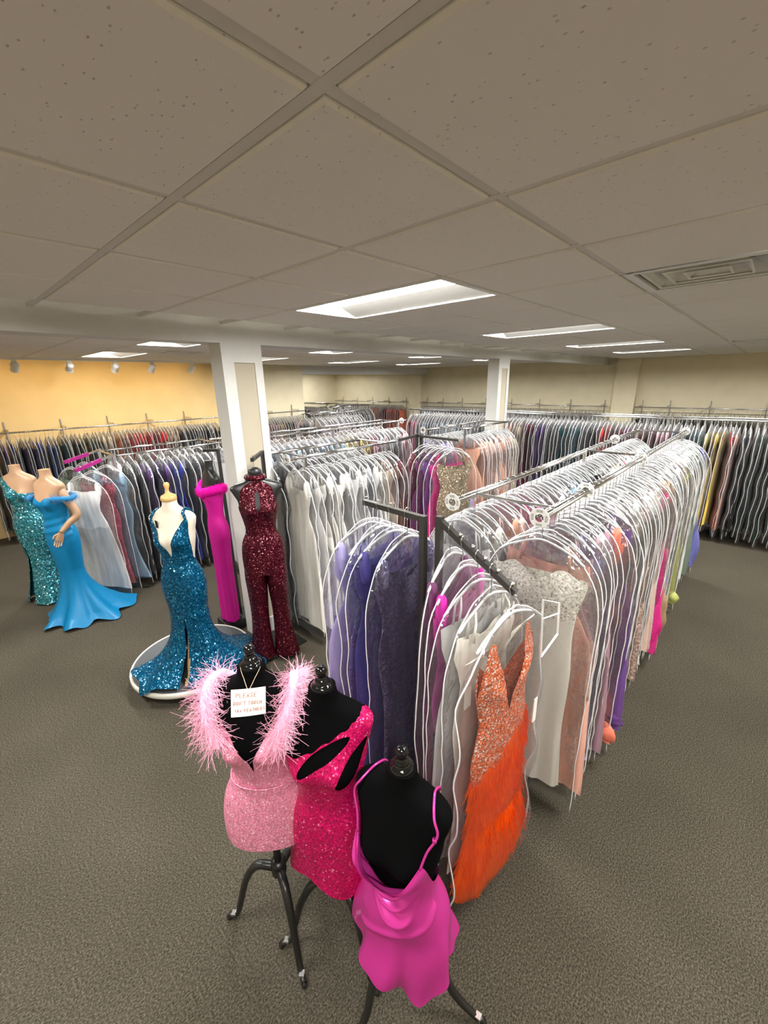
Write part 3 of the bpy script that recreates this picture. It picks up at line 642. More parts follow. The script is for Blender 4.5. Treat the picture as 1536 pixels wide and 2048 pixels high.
fill(7.3, 5.7, 7.1, 16, 'x', [(1, 'silver grey|dusty mauve|charcoal')], 'x', 'far', 'y', far=True)
fill(7.7, 5.7, 7.1, 16, 'x', [(1, 'light blue|silver grey|black')], 'x', 'far', 'y', far=True)

# --- the rest of the gowns, joined
def join_far():
    Vg, Fg, Cg = [], [], []; Vb, Fb = [], []; ng = nb = 0; Vp, Fp = [], []; npp = 0
    protos = {}
    for k, kind in enumerate(ARCH):
        G = gown_grid(kind, 5+k, 12, 9); protos[kind] = MB().grid(G, wrap=True)
    bags = []
    for s in (11, 18, 25):
        F, Bk = bag_grid(s, 5, 12); mb = MB().grid(F, flip=True).grid(Bk)
        path = np.concatenate([F[::-1, 0], F[1:, -1]]); pb = MB().tube(path, .0032, 3, False)
        pb.tube([(0, .018, -.01), (0, .0, .018), (0, -.018, .0)], .0025, 3, False); pb.tube([(0, .0, -.03), (0, 0, -.1)], .0025, 3, False)
        bags.append((mb, pb))
    R = random.Random(4)
    for x, y, z, rz, c, sc in FAR:
        c_, s_ = math.cos(rz), math.sin(rz)
        def tf(V):
            V = V*np.array(sc); return np.stack([x+V[:, 0]*c_-V[:, 1]*s_, y+V[:, 0]*s_+V[:, 1]*c_, z+V[:, 2]], 1)
        mb = protos[R.choice(list(ARCH))]; V = np.concatenate(mb.v); Vg.append(tf(V)); Fg += [tuple(i+ng for i in q) for q in mb.f]; ng += len(V)
        j = R.uniform(.85, 1.15); Cg.append(np.tile([*[min(1, q*j) for q in COLOURS[c]], 1], (len(V), 1)))
        bm_, pm = R.choice(bags)
        V = np.concatenate(bm_.v); Vb.append(tf(V)); Fb += [tuple(i+nb for i in q) for q in bm_.f]; nb += len(V)
        V = np.concatenate(pm.v); Vp.append(tf(V)); Fp += [tuple(i+npp for i in q) for q in pm.f]; npp += len(V)
    r = empty('distant_gowns', (8, 6, 0)); tag(r, 'mass of bagged gowns on the far racks and end wall rails', 'gowns', kind='stuff')
    off = np.array([8, 6, 0])
    for nm, V, F, mat in (('gown_mass', Vg, Fg, 'gown_cloth_far'), ('bag_mass', Vb, Fb, 'clear_film'), ('piping_mass', Vp, Fp, 'piping')):
        mb = MB(); mb.add(np.concatenate(V)-off, F); o = mb.build(nm, mat, r, True); o['kind'] = 'stuff'
        if nm == 'gown_mass':
            at = o.data.color_attributes.new('gown_colour', 'FLOAT_COLOR', 'POINT'); at.data.foreach_set('color', np.concatenate(Cg).astype('f').ravel())
join_far()

# --- size dividers on the rails
def ring_mesh():
    mb = MB(); n = 28; prof = [(.021, -.002), (.048, -.002), (.048, .002), (.021, .002)]
    G = [[(x, r*math.cos(t), r*math.sin(t)) for t in np.arange(n)*2*PI/n] for r, x in prof]; G.append(G[0])
    mb.grid(G, wrap=True); return mb.mesh('disc', 'white_plastic')
RING = ring_mesh()
def sleeve_mesh():
    G = [[(x, .0305*math.cos(t), .0305*math.sin(t)) for t in np.arange(18)*2*PI/18] for x in (.002, .022)]
    return MB().grid(G, wrap=True).mesh('sleeve', 'white_plastic', True)
SLV = sleeve_mesh()
def digit_strokes(txt, h):
    """rounded digits 6, 0 and 9 as thin loops (local y across, z up)"""
    out = []; a = np.linspace(0, 2*PI, 13)
    for i, ch in enumerate(txt):
        y = -(i-(len(txt)-1)/2)*h*.82
        if ch == '0': out.append([(y+h*.28*math.cos(t), h*.5*math.sin(t)) for t in a])
        if ch == '6': out.append([(y+h*.27*math.cos(t), -h*.22+h*.27*math.sin(t)) for t in a]); out.append([(y+h*.27, -h*.2), (y+h*.15, h*.3), (y-h*.15, h*.5)])
    return out
def ring_text():
    mb = MB()
    for q in range(4):
        A = q*PI/2
        for st in digit_strokes('606', .013):
            P = []
            for y, z in st:
                zz = z+.0345; P.append((-.0026, y*math.cos(A)-zz*math.sin(A), y*math.sin(A)+zz*math.cos(A)))
            mb.tube(P, .0009, 4)
    return mb.mesh('size_number', 'ink_black')
RTX = ring_text()
RINGS = [(1.86, .72, 'round white size divider at the near end of the outer front rail'), (2.52, .72, 'second round white size divider along the outer front rail'), (3.87, .72, 'third round white size divider along the outer front rail'), (6.12, .72, 'farthest round white size divider on the outer front rail'),
 (1.83, 1.19, 'round white size divider at the near end of the inner front rail'), (4.95, 1.19, 'distant round white size divider on the inner front rail'), (2.05, 3.06, 'round white size divider on the ivory rack beside the column'), (4.54, 3.46, 'round white size divider in front of the lavender gowns'), (5.5, 4.65, 'round white size divider at the end of the pale blue rack')]
for x, y, lab in RINGS:
    r = empty('size_divider', (x, y, RZ-.028)); tag(r, lab, 'size divider', 'size dividers on the rails')
    d = link('disc', RING, r); link('size_number', RTX, d); link('sleeve', SLV, r)

# ------------------------------------------------------------------ dress forms and display gowns
# torso rows: height above the waist, half width, depth to the front, depth to the back
TORSO = [(-.30, .145, .082, .095), (-.20, .168, .098, .115), (-.10, .155, .096, .104), (0, .120, .086, .078), (.10, .131, .096, .086), (.19, .150, .108, .095), (.27, .160, .100, .100),
         (.33, .176, .082, .098), (.375, .178, .066, .085), (.405, .145, .056, .070), (.43, .090, .052, .058), (.45, .062, .050, .053), (.475, .053, .047, .049), (.54, .051, .046, .048)]
def surf(ph, z, st, off=0.0, bust=.036, p=2.25):
    """point of a body-like surface; ph = 90 degrees is the front (-y), 0 is +x"""
    ph = np.asarray(ph, float); z = np.asarray(z, float); ph, z = np.broadcast_arrays(ph, z)
    s = sinterp(z, st); c, n = np.cos(ph), np.sin(ph)
    k = (np.abs(c)**p+np.abs(n)**p)**(-1/p)
    x = (s[..., 0]+off)*c*k; y = -np.where(n > 0, s[..., 1]+off, s[..., 2]+off)*n*k
    for sx in (-1, 1): y = y-np.where(n > 0, bust*np.exp(-((x-sx*.072)**2/.052**2+(z-.195)**2/.058**2)), 0)
    return np.stack([x, y, z], -1)
def torso(parent, mat, z0=-.30, z1=.50, st=TORSO, name='torso', n=40, bust=.036):
    ph = np.arange(n)*2*PI/n; zs = np.concatenate([np.linspace(z0, .3, 26), np.linspace(.32, z1, 16)])
    G = [surf(ph, np.full(n, z), st, bust=bust) for z in zs]; mb = MB().grid(G, wrap=True); mb.fan(G[-1]); mb.fan(G[0][::-1])
    return fixn(mb.build(name, mat, parent, True))
def dress(name, parent, mat, st, top, hem, nphi=96, nz=70, off=.006, disp=None, cut=None, bust=.036, vpow=1.0, ph0=0.0):
    """cloth around the body between two edge curves top(ph) and hem(ph)"""
    ph = ph0+np.arange(nphi)*2*PI/nphi; T = np.array([top(math.degrees(a) % 360) for a in ph]); Hm = np.array([hem(math.degrees(a) % 360) for a in ph])
    V = np.linspace(0, 1, nz)**vpow; G = np.zeros((nz, nphi, 3)); Zs = np.zeros((nz, nphi))
    for i, v in enumerate(V):
        z = T+(Hm-T)*v; P = surf(ph, z, st, off, bust); Zs[i] = z
        if disp is not None:
            d, dz = disp(np.degrees(ph) % 360, z, v); nrm = P[:, :2]/(np.linalg.norm(P[:, :2], axis=1)[:, None]+1e-9)
            P[:, :2] += nrm*d[:, None]; P[:, 2] += dz
        G[i] = P
    D = np.degrees(ph) % 360
    if cut is not None:
        # signed function < 0 inside a hole; edge vertices slide onto its border
        inside = np.array([[cut(D[j], Zs[i, j]) < 0 for j in range(nphi)] for i in range(nz)])
        for i in range(1, nz-1):
            for j in range(nphi):
                nb = [(i+a, (j+b) % nphi) for a in (-1, 0, 1) for b in (-1, 0, 1)]
                if inside[i, j] and any(not inside[q] for q in nb):
                    # bisect from a neighbour outside to this vertex and slide the vertex to the border
                    q = min((q for q in nb if not inside[q]), key=lambda q: abs(q[0]-i)+min(abs(q[1]-j), 1))
                    d0, z0, d1, z1 = D[j], Zs[i, j], D[q[1]], Zs[q]; d1 = d0+((d1-d0+180) % 360-180); lo, hi = 0., 1.
                    for _ in range(8):
                        m_ = (lo+hi)/2
                        if cut((d0+(d1-d0)*m_) % 360, z0+(z1-z0)*m_) < 0: lo = m_
                        else: hi = m_
                    G[i, j] = G[i, j]*(1-hi)+G[q]*hi
        o = MB().grid(G, wrap=True, mask=lambda i, j: not (inside[i, j] and inside[i+1, j] and inside[i, (j+1) % nphi] and inside[i+1, (j+1) % nphi])).build(name, mat, parent, True)
    else: o = MB().grid(G, wrap=True).build(name, mat, parent, True)
    fixn(o); return o, G
def lerp_deg(pts):
    """smooth periodic curve through (degree, value) points"""
    pts = sorted(pts); xs = np.array([p[0]-360 for p in pts]+[p[0] for p in pts]+[p[0]+360 for p in pts], float); ys = np.array([p[1] for p in pts]*3, float)
    def f(d):
        i = int(np.clip(np.searchsorted(xs, d)-1, 0, len(xs)-2)); t = (d-xs[i])/(xs[i+1]-xs[i]); t = t*t*(3-2*t); return ys[i]+(ys[i+1]-ys[i])*t
    return f
def lin_deg(pts):
    pts = sorted(pts); xs = np.array([p[0]-360 for p in pts]+[p[0] for p in pts]+[p[0]+360 for p in pts], float); ys = np.array([p[1] for p in pts]*3, float)
    return lambda d: float(np.interp(d, xs, ys))
def pipe_on(parent, name, mat, st, pts, r, off=.012, n=6, bust=.036):
    """a strap that follows the body through (degree, height) points"""
    P = [surf(math.radians(a), z, st, off, bust) for a, z in pts]; return MB().tube(smooth_curve(P, 8), r, n).build(name, mat, parent, True)
def finial(parent, z, mat='black_gloss', s=1.0):
    MB().lathe([(0, .115*s), (.016*s, .112*s), (.027*s, .098*s), (.030*s, .082*s), (.024*s, .064*s), (.018*s, .055*s), (.030*s, .046*s), (.036*s, .036*s), (.034*s, .026*s), (.044*s, .018*s), (.056*s, .008*s), (.058*s, -.004*s), (.05*s, -.006)], 20, (0, 0, z)).build('finial', mat, parent, True)
def tripod(parent, waist, angs, reach=.30, clip=True):
    """local z = 0 is the waist; the floor lies at -waist"""
    f = -waist; MB().tube([(0, 0, -.29), (0, 0, f+.30)], .016, 10).build('pole', 'black_metal', parent, True)
    MB().lathe([(0, .0), (.03, 0), (.034, -.02), (.034, -.07), (.02, -.09), (0, -.09)], 14, (0, 0, f+.40)).build('hub', 'black_metal', parent, True)
    for a in angs:
        c, s = math.cos(math.radians(a)), math.sin(math.radians(a))
        pr = smooth_curve([(.02, f+.36), (.10, f+.365), (.16, f+.27), (.20, f+.13), (reach-.04, f+.035), (reach, f+.022)], 5)
        P = [(r*c, r*s, z) for r, z in pr]; lg = MB().tube(P, np.interp(np.linspace(0, 1, len(P)), [0, .3, 1], [.021, .017, .012]), 8).build('leg', 'black_metal', parent, True)
        if clip:
            q = np.array(P[-4]); MB().box(q+[-.011, -.011, -.004], q+[.011, .011, .018]).build('foot_clip', 'silver', lg)
        MB().lathe([(0, -.012), (.012, -.010), (.014, .006), (.0, .012)], 8, (reach*c, reach*s, f+.012)).build('foot', 'black_plastic', lg, True)
def plume(mb, base, direction, L, w=.0011, curl=.6, R=random, seg=4):
    """one feather barb: a thin curved three-sided thread"""
    d = np.array(direction, float); d /= np.linalg.norm(d); k = np.array([R.gauss(0, 1), R.gauss(0, 1), R.gauss(0, 1)-.9]); k -= d*np.dot(k, d); k /= np.linalg.norm(k)+1e-9
    P = [np.array(base)+d*L*t+k*L*curl*t*t for t in np.linspace(0, 1, seg+1)]
    mb.tube(P, np.linspace(w, w*.45, seg+1), 3, False)

sequin('pink_glitter', (.66, .22, .33), 230, .42, .42, .15, .86, flake=(.95, .68, .70, .965))
plain('pink_feather', (.95, .46, .62), .9, sheen=.3)
sequin('fuchsia_sequin', (.56, .004, .105), 190, .6, .28, .3, .78, flake=(.95, .25, .40, .97))
sequin('teal_sequin', (.0, .088, .19), 110, .9, .16, .4, .6, flake=(.05, .3, .42, .93))
sequin('aqua_sequin', (.05, .30, .37), 90, .95, .2, .55, .5, flake=(.35, .62, .66, .9))
sequin('wine_sequin', (.075, .003, .011), 130, .9, .22, .5, .55, flake=(.40, .12, .14, .955))
sequin('orange_beads', (.90, .20, .08), 170, .9, .25, .3, .7, flake=(.95, .78, .70, .78))
sequin('ivory_beads', (.86, .83, .74), 130, .5, .4, .05, .8, flake=(.45, .43, .38, .9))
sequin('gold_beads', (.46, .36, .22), 110, .95, .22, .6, .4, flake=(.9, .85, .72, .85))
def satin(name, col, rough=.3, metal=.12):
    m = plain(name, col, rough, metal, .4, bump=.03, bscale=400); return m
satin('pink_satin', (.60, .04, .29), .24, .3); satin('blue_satin', (.0, .175, .38), .42, 0); satin('magenta_crepe', (.62, .003, .28), .6, 0); plain('magenta_fur', (.74, .008, .34), .9, spec=.1)
plain('orange_feather', (.95, .11, .004), .9, spec=.1); plain('blue_feather', (.0, .18, .42), .9, sheen=.3)

# ---- pink glitter mini dress with feather straps
def form_pink():
    W_ = .95; r = empty('dress_form', (.61, 1.265, W_), math.radians(-50)); tag(r, 'black dress form in pale pink glitter mini dress with feather straps', 'dress form', 'black dress forms in front')
    torso(r, 'black_velvet'); finial(r, .50, s=.74); tripod(r, W_, (62, 182, 302), .27)
    sk = [(-.36, .182, .120, .130), (-.28, .188, .120, .132), (-.20, .186, .114, .128), (-.10, .164, .102, .110)]+TORSO[3:]
    top = lin_deg([(90, .085), (87, .15), (80, .205), (70, .255), (60, .288), (52, .30), (40, .27), (20, .235), (0, .225), (330, .18), (270, .12), (210, .18), (180, .225), (160, .235), (140, .27), (128, .30), (120, .288), (110, .255), (100, .205), (93, .15)])
    hem = lambda d: -.305+.012*math.sin(math.radians(2*d))
    def disp(D, z, v):
        d = .004*np.exp(-((z-.005)/.012)**2)*0+.006*np.exp(-((z+.02)/.02)**2)*np.abs(np.sin(np.radians(D*3)))
        return d, 0*z
    dr, G = dress('dress', r, 'pink_glitter', sk, top, hem, disp=disp, bust=.046); dr['label'] = 'pale pink glitter mini dress'
    P = [surf(math.radians(a), z, TORSO, .014, .046) for a, z in [(x % 360, -.005) for x in range(0, 361, 12)]]
    MB().tube(P[:-1], .0035, 5, closed=True).build('waist_seam', 'pink_glitter', dr, True)
    R = random.Random(3)
    for sgn in (-1, 1):
        path = smooth_curve([(sgn*.105, -.125, .24), (sgn*.125, -.115, .30), (sgn*.152, -.085, .365), (sgn*.162, -.03, .415), (sgn*.150, .035, .42), (sgn*.125, .085, .37), (sgn*.10, .10, .30)], 8)
        MB().tube(path, .021, 8).build('feather_strap', 'pink_feather', r, True)
        mb = MB()
        for q in range(1150):
            p = path[R.randrange(2, len(path)-4)]; a = R.uniform(0, 6.28); d = np.array([sgn*(.1+.9*math.cos(a)), .8*math.sin(a)-.35, .5*math.sin(a*2)+R.gauss(0, .35)])
            plume(mb, p+d/np.linalg.norm(d)*.014, d, R.uniform(.03, .07), .0009, R.uniform(.5, 1.4), R, 4)
        f = mb.build('feathers', 'pink_feather', r); f['kind'] = 'stuff'
form_pink()

# ---- fuchsia sequin one-shoulder dress with cut-outs
def form_fuchsia():
    W_ = .892; r = empty('dress_form', (.755, 1.03, W_), math.radians(-56)); tag(r, 'black dress form in fuchsia sequin one-shoulder dress with cut-outs', 'dress form', 'black dress forms in front')
    torso(r, 'black_velvet'); finial(r, .50, s=.74); tripod(r, W_, (80, 200, 318), .27)
    sk = [(-.47, .185, .125, .13), (-.36, .176, .115, .125), (-.28, .174, .110, .124), (-.20, .176, .108, .124), (-.10, .160, .100, .108)]+TORSO[3:]
    top = lerp_deg([(180, .215), (150, .235), (125, .255), (100, .285), (80, .325), (62, .365), (45, .392), (30, .402), (10, .408), (350, .408), (325, .39), (300, .33), (270, .26), (225, .22)])
    hem = lambda d: -.385-.055*math.exp(-((d-62)/26)**2)+.012*math.sin(math.radians(4*d))
    def cut(D, z):
        D = D-360 if D > 180 else D
        def lens(d0, z0, d1, z1, w):
            ax, az = (d1-d0)*.0026, z1-z0; L = math.hypot(ax, az); px, pz = (D-d0)*.0026, z-z0
            t = (px*ax+pz*az)/L/L; s = abs(px*az-pz*ax)/L
            return s-w*math.sqrt(max(0, 1-(2*t-1)**2)) if 0 < t < 1 else 1
        return min(lens(116, .205, 54, .345, .026), lens(62, .13, 24, .325, .034))
    dr, G = dress('dress', r, 'fuchsia_sequin', sk, top, hem, 150, 120, cut=cut, disp=lambda D, z, v: (.012*np.clip((-z-.22)/.2, 0, 1)*np.sin(np.radians(D*5)), 0*z))
    dr['label'] = 'fuchsia sequin one-shoulder dress with cut-outs'
form_fuchsia()

# ---- pink satin cowl-neck slip dress
def form_satin():
    W_ = .723; r = empty('dress_form', (.805, .69, W_), math.radians(-78)); tag(r, 'black dress form in hot pink satin cowl-neck slip dress', 'dress form', 'black dress forms in front')
    torso(r, 'black_velvet'); finial(r, .50, s=.74); tripod(r, W_, (12, 132, 252), .33)
    sk = [(-.46, .222, .165, .155), (-.36, .205, .145, .145), (-.28, .190, .125, .134), (-.20, .178, .110, .126), (-.10, .160, .100, .108)]+TORSO[3:]
    def top(d):
        x = abs((d-90+180) % 360-180)
        if x < 42: return .140+.105*(x/42)**1.6
        if x < 78: t = (x-42)/36; t = t*t*(3-2*t); return .245-.155*t
        t = (x-78)/102; return .09-.04*t*(2-t)
    def hem(d): return -.355-.025*math.cos(math.radians(2*(d-78)))-.04*math.exp(-((d-58)/16)**2)+.008*math.sin(math.radians(5*d+40))
    def disp(D, z, v):
        x = (D-90)/34.; w_ = np.exp(-x*x); d = 0*z
        d += w_*.050*np.exp(-((z-.135-.05*np.abs(x)**1.5)/.036)**2)      # the hanging lip
        for k, (zc, A, s) in enumerate(((.065, .040, .021), (-.005, .038, .021), (-.07, .030, .019))):
            d += w_*A*np.exp(-((z-zc-.075*x*x-.035*x)/s)**2)
        d -= w_*.012*np.exp(-((z-.03-.07*x*x)/.016)**2)
        fl = np.clip((-z-.14)/.3, 0, 1)
        d += fl*(.026*np.sin(np.radians(D*5+30)+z*4)+.012*np.sin(np.radians(D*11)+z*7))+.010*np.exp(-((z+.16+.0016*(D-90))/.014)**2)*(np.abs(D-70) < 60)+.006*np.sin(np.radians(D*3)+z*26)*np.clip(.1-z, 0, .2)*5
        return d, 0*z
    dr, G = dress('dress', r, 'pink_satin', sk, top, hem, 200, 110, disp=disp, off=.010); dr['label'] = 'hot pink satin cowl-neck slip dress'
    # folded-over inner edge of the cowl
    ph = np.radians(np.arange(46, 135, 2.)); L = []
    for t in np.linspace(0, 1, 6):
        row = []
        for a in ph:
            d = math.degrees(a); z = top(d); x = (d-90)/34.; w_ = math.exp(-x*x)
            p = surf(a, z, sk, .010+.050*w_*(1-t)+.002); p[2] += .006-.075*t*w_; row.append(p)
        L.append(row)
    MB().grid(L).build('cowl_facing', 'pink_satin', dr, True)
    for d0, s in ((48, [(48, .24), (46, .30), (40, .36), (34, .405), (-20, .425), (-60, .36), (-75, .2), (-80, .06)]), (132, [(132, .24), (134, .30), (140, .36), (146, .405), (200, .425), (240, .36), (255, .2), (260, .06)])):
        pipe_on(r, 'strap', 'pink_satin', TORSO, s, .0045, .016)
    MB().lathe([(.004, -.008), (.008, -.004), (.008, .006), (.004, .01)], 8, surf(math.radians(42), .345, TORSO, .016)).build('strap_slider', 'pink_satin', r, True)
form_satin()

# ---- hand-written card hung on the pink form
STROKES = { 'P': [[(0, 0), (0, 1)], [(0, 1), (.45, .95), (.5, .7), (.4, .5), (0, .48)]], 'L': [[(0, 1), (0, 0), (.5, .02)]], 'E': [[(.5, 1), (0, 1), (0, 0), (.5, 0)], [(0, .5), (.4, .5)]], 'A': [[(0, 0), (.25, 1), (.5, 0)], [(.08, .38), (.42, .38)]],
 'S': [[(.48, .88), (.25, 1), (.04, .82), (.2, .55), (.42, .4), (.45, .15), (.22, 0), (0, .12)]], 'D': [[(.05, 0), (.05, 1), (.4, .85), (.52, .5), (.4, .12), (0, 0)]], 'O': [[(.25, 1), (.03, .75), (.03, .25), (.25, 0), (.47, .25), (.47, .75), (.25, 1)]], 'N': [[(0, 0), (0, 1), (.45, 0), (.45, 1)]], "'": [[(.12, 1), (.08, .75)]],
 'T': [[(0, 1), (.55, 1)], [(.27, 1), (.27, 0)]], 'U': [[(0, 1), (.02, .25), (.22, 0), (.42, .25), (.44, 1)]], 'C': [[(.48, .85), (.25, 1), (.03, .7), (.03, .3), (.25, 0), (.48, .15)]], 'H': [[(0, 0), (0, 1)], [(.45, 0), (.45, 1)], [(0, .5), (.45, .5)]],
 't': [[(.15, .9), (.15, .1), (.3, 0)], [(0, .6), (.32, .6)]], 'h': [[(0, 1), (0, 0)], [(0, .4), (.18, .55), (.32, .4), (.32, 0)]], 'e': [[(0, .3), (.32, .3), (.3, .5), (.12, .55), (0, .3), (.1, .02), (.32, .1)]], 'F': [[(.5, 1), (0, 1), (0, 0)], [(0, .52), (.4, .52)]], 'R': [[(0, 0), (0, 1), (.42, .95), (.45, .65), (0, .5), (.48, 0)]], ' ': [] }
def card():
    r = empty('paper_sign', (.532, 1.160, 1.392), math.radians(-34)); tag(r, 'white hand-lettered card on twine round the pink dress form', 'sign'); r.rotation_euler.x = math.radians(-16); r.rotation_euler.y = math.radians(5)
    w_, h_ = .058, .048; n = 8
    G = [[(x, -.004*math.sin((x+w_)/w_*1.6), z) for x in np.linspace(-w_, w_, n)] for z in (h_, -h_)]; G2 = [[(x, y+.0012, z) for x, y, z in q] for q in G]
    pp = MB().grid(G, flip=True).grid(G2).build('card', 'paper', r)
    ink = MB()
    def write(txt, x, z, h, slope):
        for ch in txt:
            for st in STROKES[ch]:
                P = [(x+px*h*.95+.12*h*py, -.004*math.sin((x+px*h+w_)/w_*1.6)-.0009, z+py*h+slope*(x+w_)) for px, py in st]; ink.tube(P, .00075, 4)
            x += h*(.78 if ch not in "' " else .42)
    write('PLEASE', -.042, .020, .0155, -.03); write("DON'T TOUCH", -.051, -.006, .0125, -.03); write('the FEATHERS', -.046, -.031, .0115, -.02)
    ink.build('lettering', 'ink', pp)
    MB().tube(smooth_curve([(-.002, -.003, h_-.006), (-.016, .03, h_+.018), (-.034, .10, h_+.045), (.0, .155, h_+.06), (.036, .10, h_+.045), (.018, .03, h_+.018), (.002, -.003, h_-.006)], 6), .0012, 5).build('twine', 'twine', r)
card()

# ------------------------------------------------------------------ square-arm stands with hero gowns
def arm_box(mb, a, b, w=.013):
    a, b = np.array(a, float), np.array(b, float); d = (b-a)/np.linalg.norm(b-a); s = np.cross(d, [0, 0, 1]); s /= np.linalg.norm(s); u = np.cross(s, d)
    G = [[p+s*sx*w+u*sy*w for sx, sy in ((-1,-1),(1,-1),(1,1),(-1,1))] for p in (a, b)]
    mb.grid(G, wrap=True); mb.fan(G[1]); mb.fan(G[0][::-1]); return mb
def stand(label, posts, arms, mat='dark_steel', top=1.88, balls=()):
    o = np.array((*posts[0], 0)); r = empty('gown_stand', o); tag(r, label, 'clothes rack')
    for p in posts:
        q = np.array((*p, 0))-o; MB().box(q+[-.014, -.014, .03], q+[.014, .014, top]).build('post', mat, r)
    for a, b in arms: fixn(arm_box(MB(), np.array(a)-o, np.array(b)-o).build('arm', mat, r))
    for p in balls: MB().lathe([(0, .010), (.007, .007), (.010, 0), (.007, -.007), (0, -.010)], 10, np.array(p)-o).build('ball_stop', 'chrome', r, True)
    for k in range(4):
        a = k*PI/2+.5; arm_box(MB(), (0, 0, .03), (.32*math.cos(a), .32*math.sin(a), .03)).build('base_leg', mat, r)
        MB().lathe([(0, -.018), (.016, -.016), (.018, 0), (0, .004)], 8, (.31*math.cos(a), .31*math.sin(a), .018)).build('foot', 'black_plastic', r, True)
    return r
A1a, A1b = np.array((1.40, 1.06, 1.865)), np.array((1.465, 1.50, 1.85))
A2a, A2b = np.array((1.44, 1.00, 1.86)), np.array((1.40, .605, 1.655))
pt = lambda a, b, t: a+(b-a)*t
stand('dark steel two-arm stand at the front end of the long rack', [(1.40, 1.06), (1.44, 1.00)], [(A1a, A1b), (A2a, A2b)],
      balls=[pt(A2a, A2b, t)+np.array([.0, 0, .024]) for t in (.30, .47, .63, .79, .96)])
RA1 = math.atan2(.44, .065); RA2 = math.atan2(.395, .04)
G1 = 'gowns on the front two-arm stand'
def on_arm(a, b, t, rz, colour, label, grp, **k):
    k['fresh'] = True; p = pt(a, b, t); sc = k.get('scale', (1, 1, 1)); k['scale'] = (sc[0], sc[1], sc[2]*min(1, (p[2]-.035)/1.76)); return bagged(p[0], p[1], p[2]+.016, rz, colour, label, grp, **k)
on_arm(A1a, A1b, .95, RA1, 'lavender', 'lavender tulle ball gown in clear bag at the outer end of the front stand', G1, kind='ball', mat='gown_cloth', seed=0, scale=(1.25, 1.05, 1))
on_arm(A1a, A1b, .72, RA1+.06, 'periwinkle', 'periwinkle beaded bagged gown second from the outer end of the front stand', G1, kind='aline', mat='gown_sequin', seed=1, scale=(1.2, 1, 1))
on_arm(A1a, A1b, .50, RA1-.05, 'indigo', 'indigo bagged gown with dark beaded straps on the front stand', G1, kind='aline', mat='gown_cloth', seed=2, scale=(1.1, 1, 1))
on_arm(A1a, A1b, .24, RA1+.1, 'slate', 'slate grey glitter bagged gown beside the post of the front stand', G1, kind='sheath', mat='gown_sequin', seed=3)
on_arm(A2a, A2b, .16, RA2+.25, 'plum', 'plum bagged gown innermost on the slanting arm of the front stand', G1, kind='sheath', mat='gown_cloth', seed=4)
on_arm(A2a, A2b, .34, RA2+.15, 'magenta', 'magenta beaded bagged gown on the slanting arm of the front stand', G1, kind='mermaid', mat='gown_satin', seed=5)

def front_gown(st, top_f, top_b, zlow, nphi=48, nz=40, fold=.0, zhigh=None):
    """gown panel set with its own neckline: st rows (drop, half width, half depth); front is -x"""
    st = [(-a, b*1.18, c*.62) for a, b, c in st][::-1]; ph = np.arange(nphi)*2*PI/nphi; G = []
    for v in np.linspace(0, 1, nz):
        row = []
        for a in ph:
            yy = math.cos(a); f = -math.sin(a)      # f > 0 front
            zt = top_f(yy) if f >= 0 else top_b(yy); z = zt+(zlow(yy)-zt)*v; s = sinterp(np.array(z), st)
            k = 1+fold*max(0, (-z-.7))*math.sin(7*a+1.3)+fold*.6*max(0, (-z-.7))*math.sin(12*a)
            row.append((-s[1]*f*k-(.014 if f > 0 else 0)*math.exp(-((abs(yy)-.5)**2)/.06-((z+.42)/.08)**2), s[0]*yy*(1+.25*(k-1)), z))
        G.append(row)
    return np.array(G)
# -- orange feather gown
ST_OR = [(.16, .13, .012), (.30, .15, .025), (.42, .165, .038), (.58, .135, .034), (.66, .138, .036), (.84, .165, .042), (1.08, .145, .040), (1.25, .16, .046), (1.45, .20, .054), (1.60, .215, .056), (1.70, .185, .048), (1.755, .12, .03), (1.775, .03, .008)]
def orange_gown():
    r = on_arm(A2a, A2b, .965, RA2-.02, 'orange', 'orange gown with beaded bodice and feather skirt in clear bag, nearest the camera', G1, seed=1, scale=(1.35, 1.06, 1))
    tops = lambda y: -.22-.40*max(0, 1-abs(y)/.62)**1.0-(.25*max(0, abs(y)-.80)/.2)
    Gm = front_gown(ST_OR, tops, lambda y: -.50+.2*abs(y), lambda y: -.86-.10*y)
    for c in list(r.children):
        if c.name.startswith('gown'): c.data = MB().grid(Gm, wrap=True).mesh('bodice', 'orange_beads', True); c.name = 'bodice'; c.rotation_euler.z = 0
    Gs = front_gown(ST_OR, lambda y: -.82-.10*y, lambda y: -.85-.10*y, lambda y: -1.772, 48, 46, .18)
    MB().grid(Gs, wrap=True).build('skirt', 'orange_feather', r, True)
    R = random.Random(8); mb = MB(); nz, n = Gs.shape[:2]
    for q in range(2200):
        i, j = R.randrange(0, nz-2), R.randrange(n); p = Gs[i, j]; o = np.array([p[0], p[1]*.12, 0]); o /= np.linalg.norm(o)+1e-9
        if p[2] < -1.56: continue
        d = np.array([o[0]*.16, o[1]*.2+R.gauss(0, .16), -1]); plume(mb, p+o*.003, d, R.uniform(.05, .12), .0015, R.uniform(-.05, .12), R, 3)
    f = mb.build('feather_fringe', 'orange_feather', r); f['kind'] = 'stuff'
    # clear label pocket piped in white
    P = [(-.045, -.125, -.09), (-.045, -.265, -.17), (-.048, -.275, -.34), (-.048, -.15, -.40)]
    MB().tube(P, .0035, 4, closed=True).build('label_pocket', 'piping', r)
    MB().tube([(-.046, -.135, -.19), (-.046, -.27, -.225)], .003, 4).build('pocket_seam', 'piping', r)
    MB().box((-.040, -.185, -.66), (-.037, -.160, -.80)).build('price_tag', 'paper', r)
orange_gown()
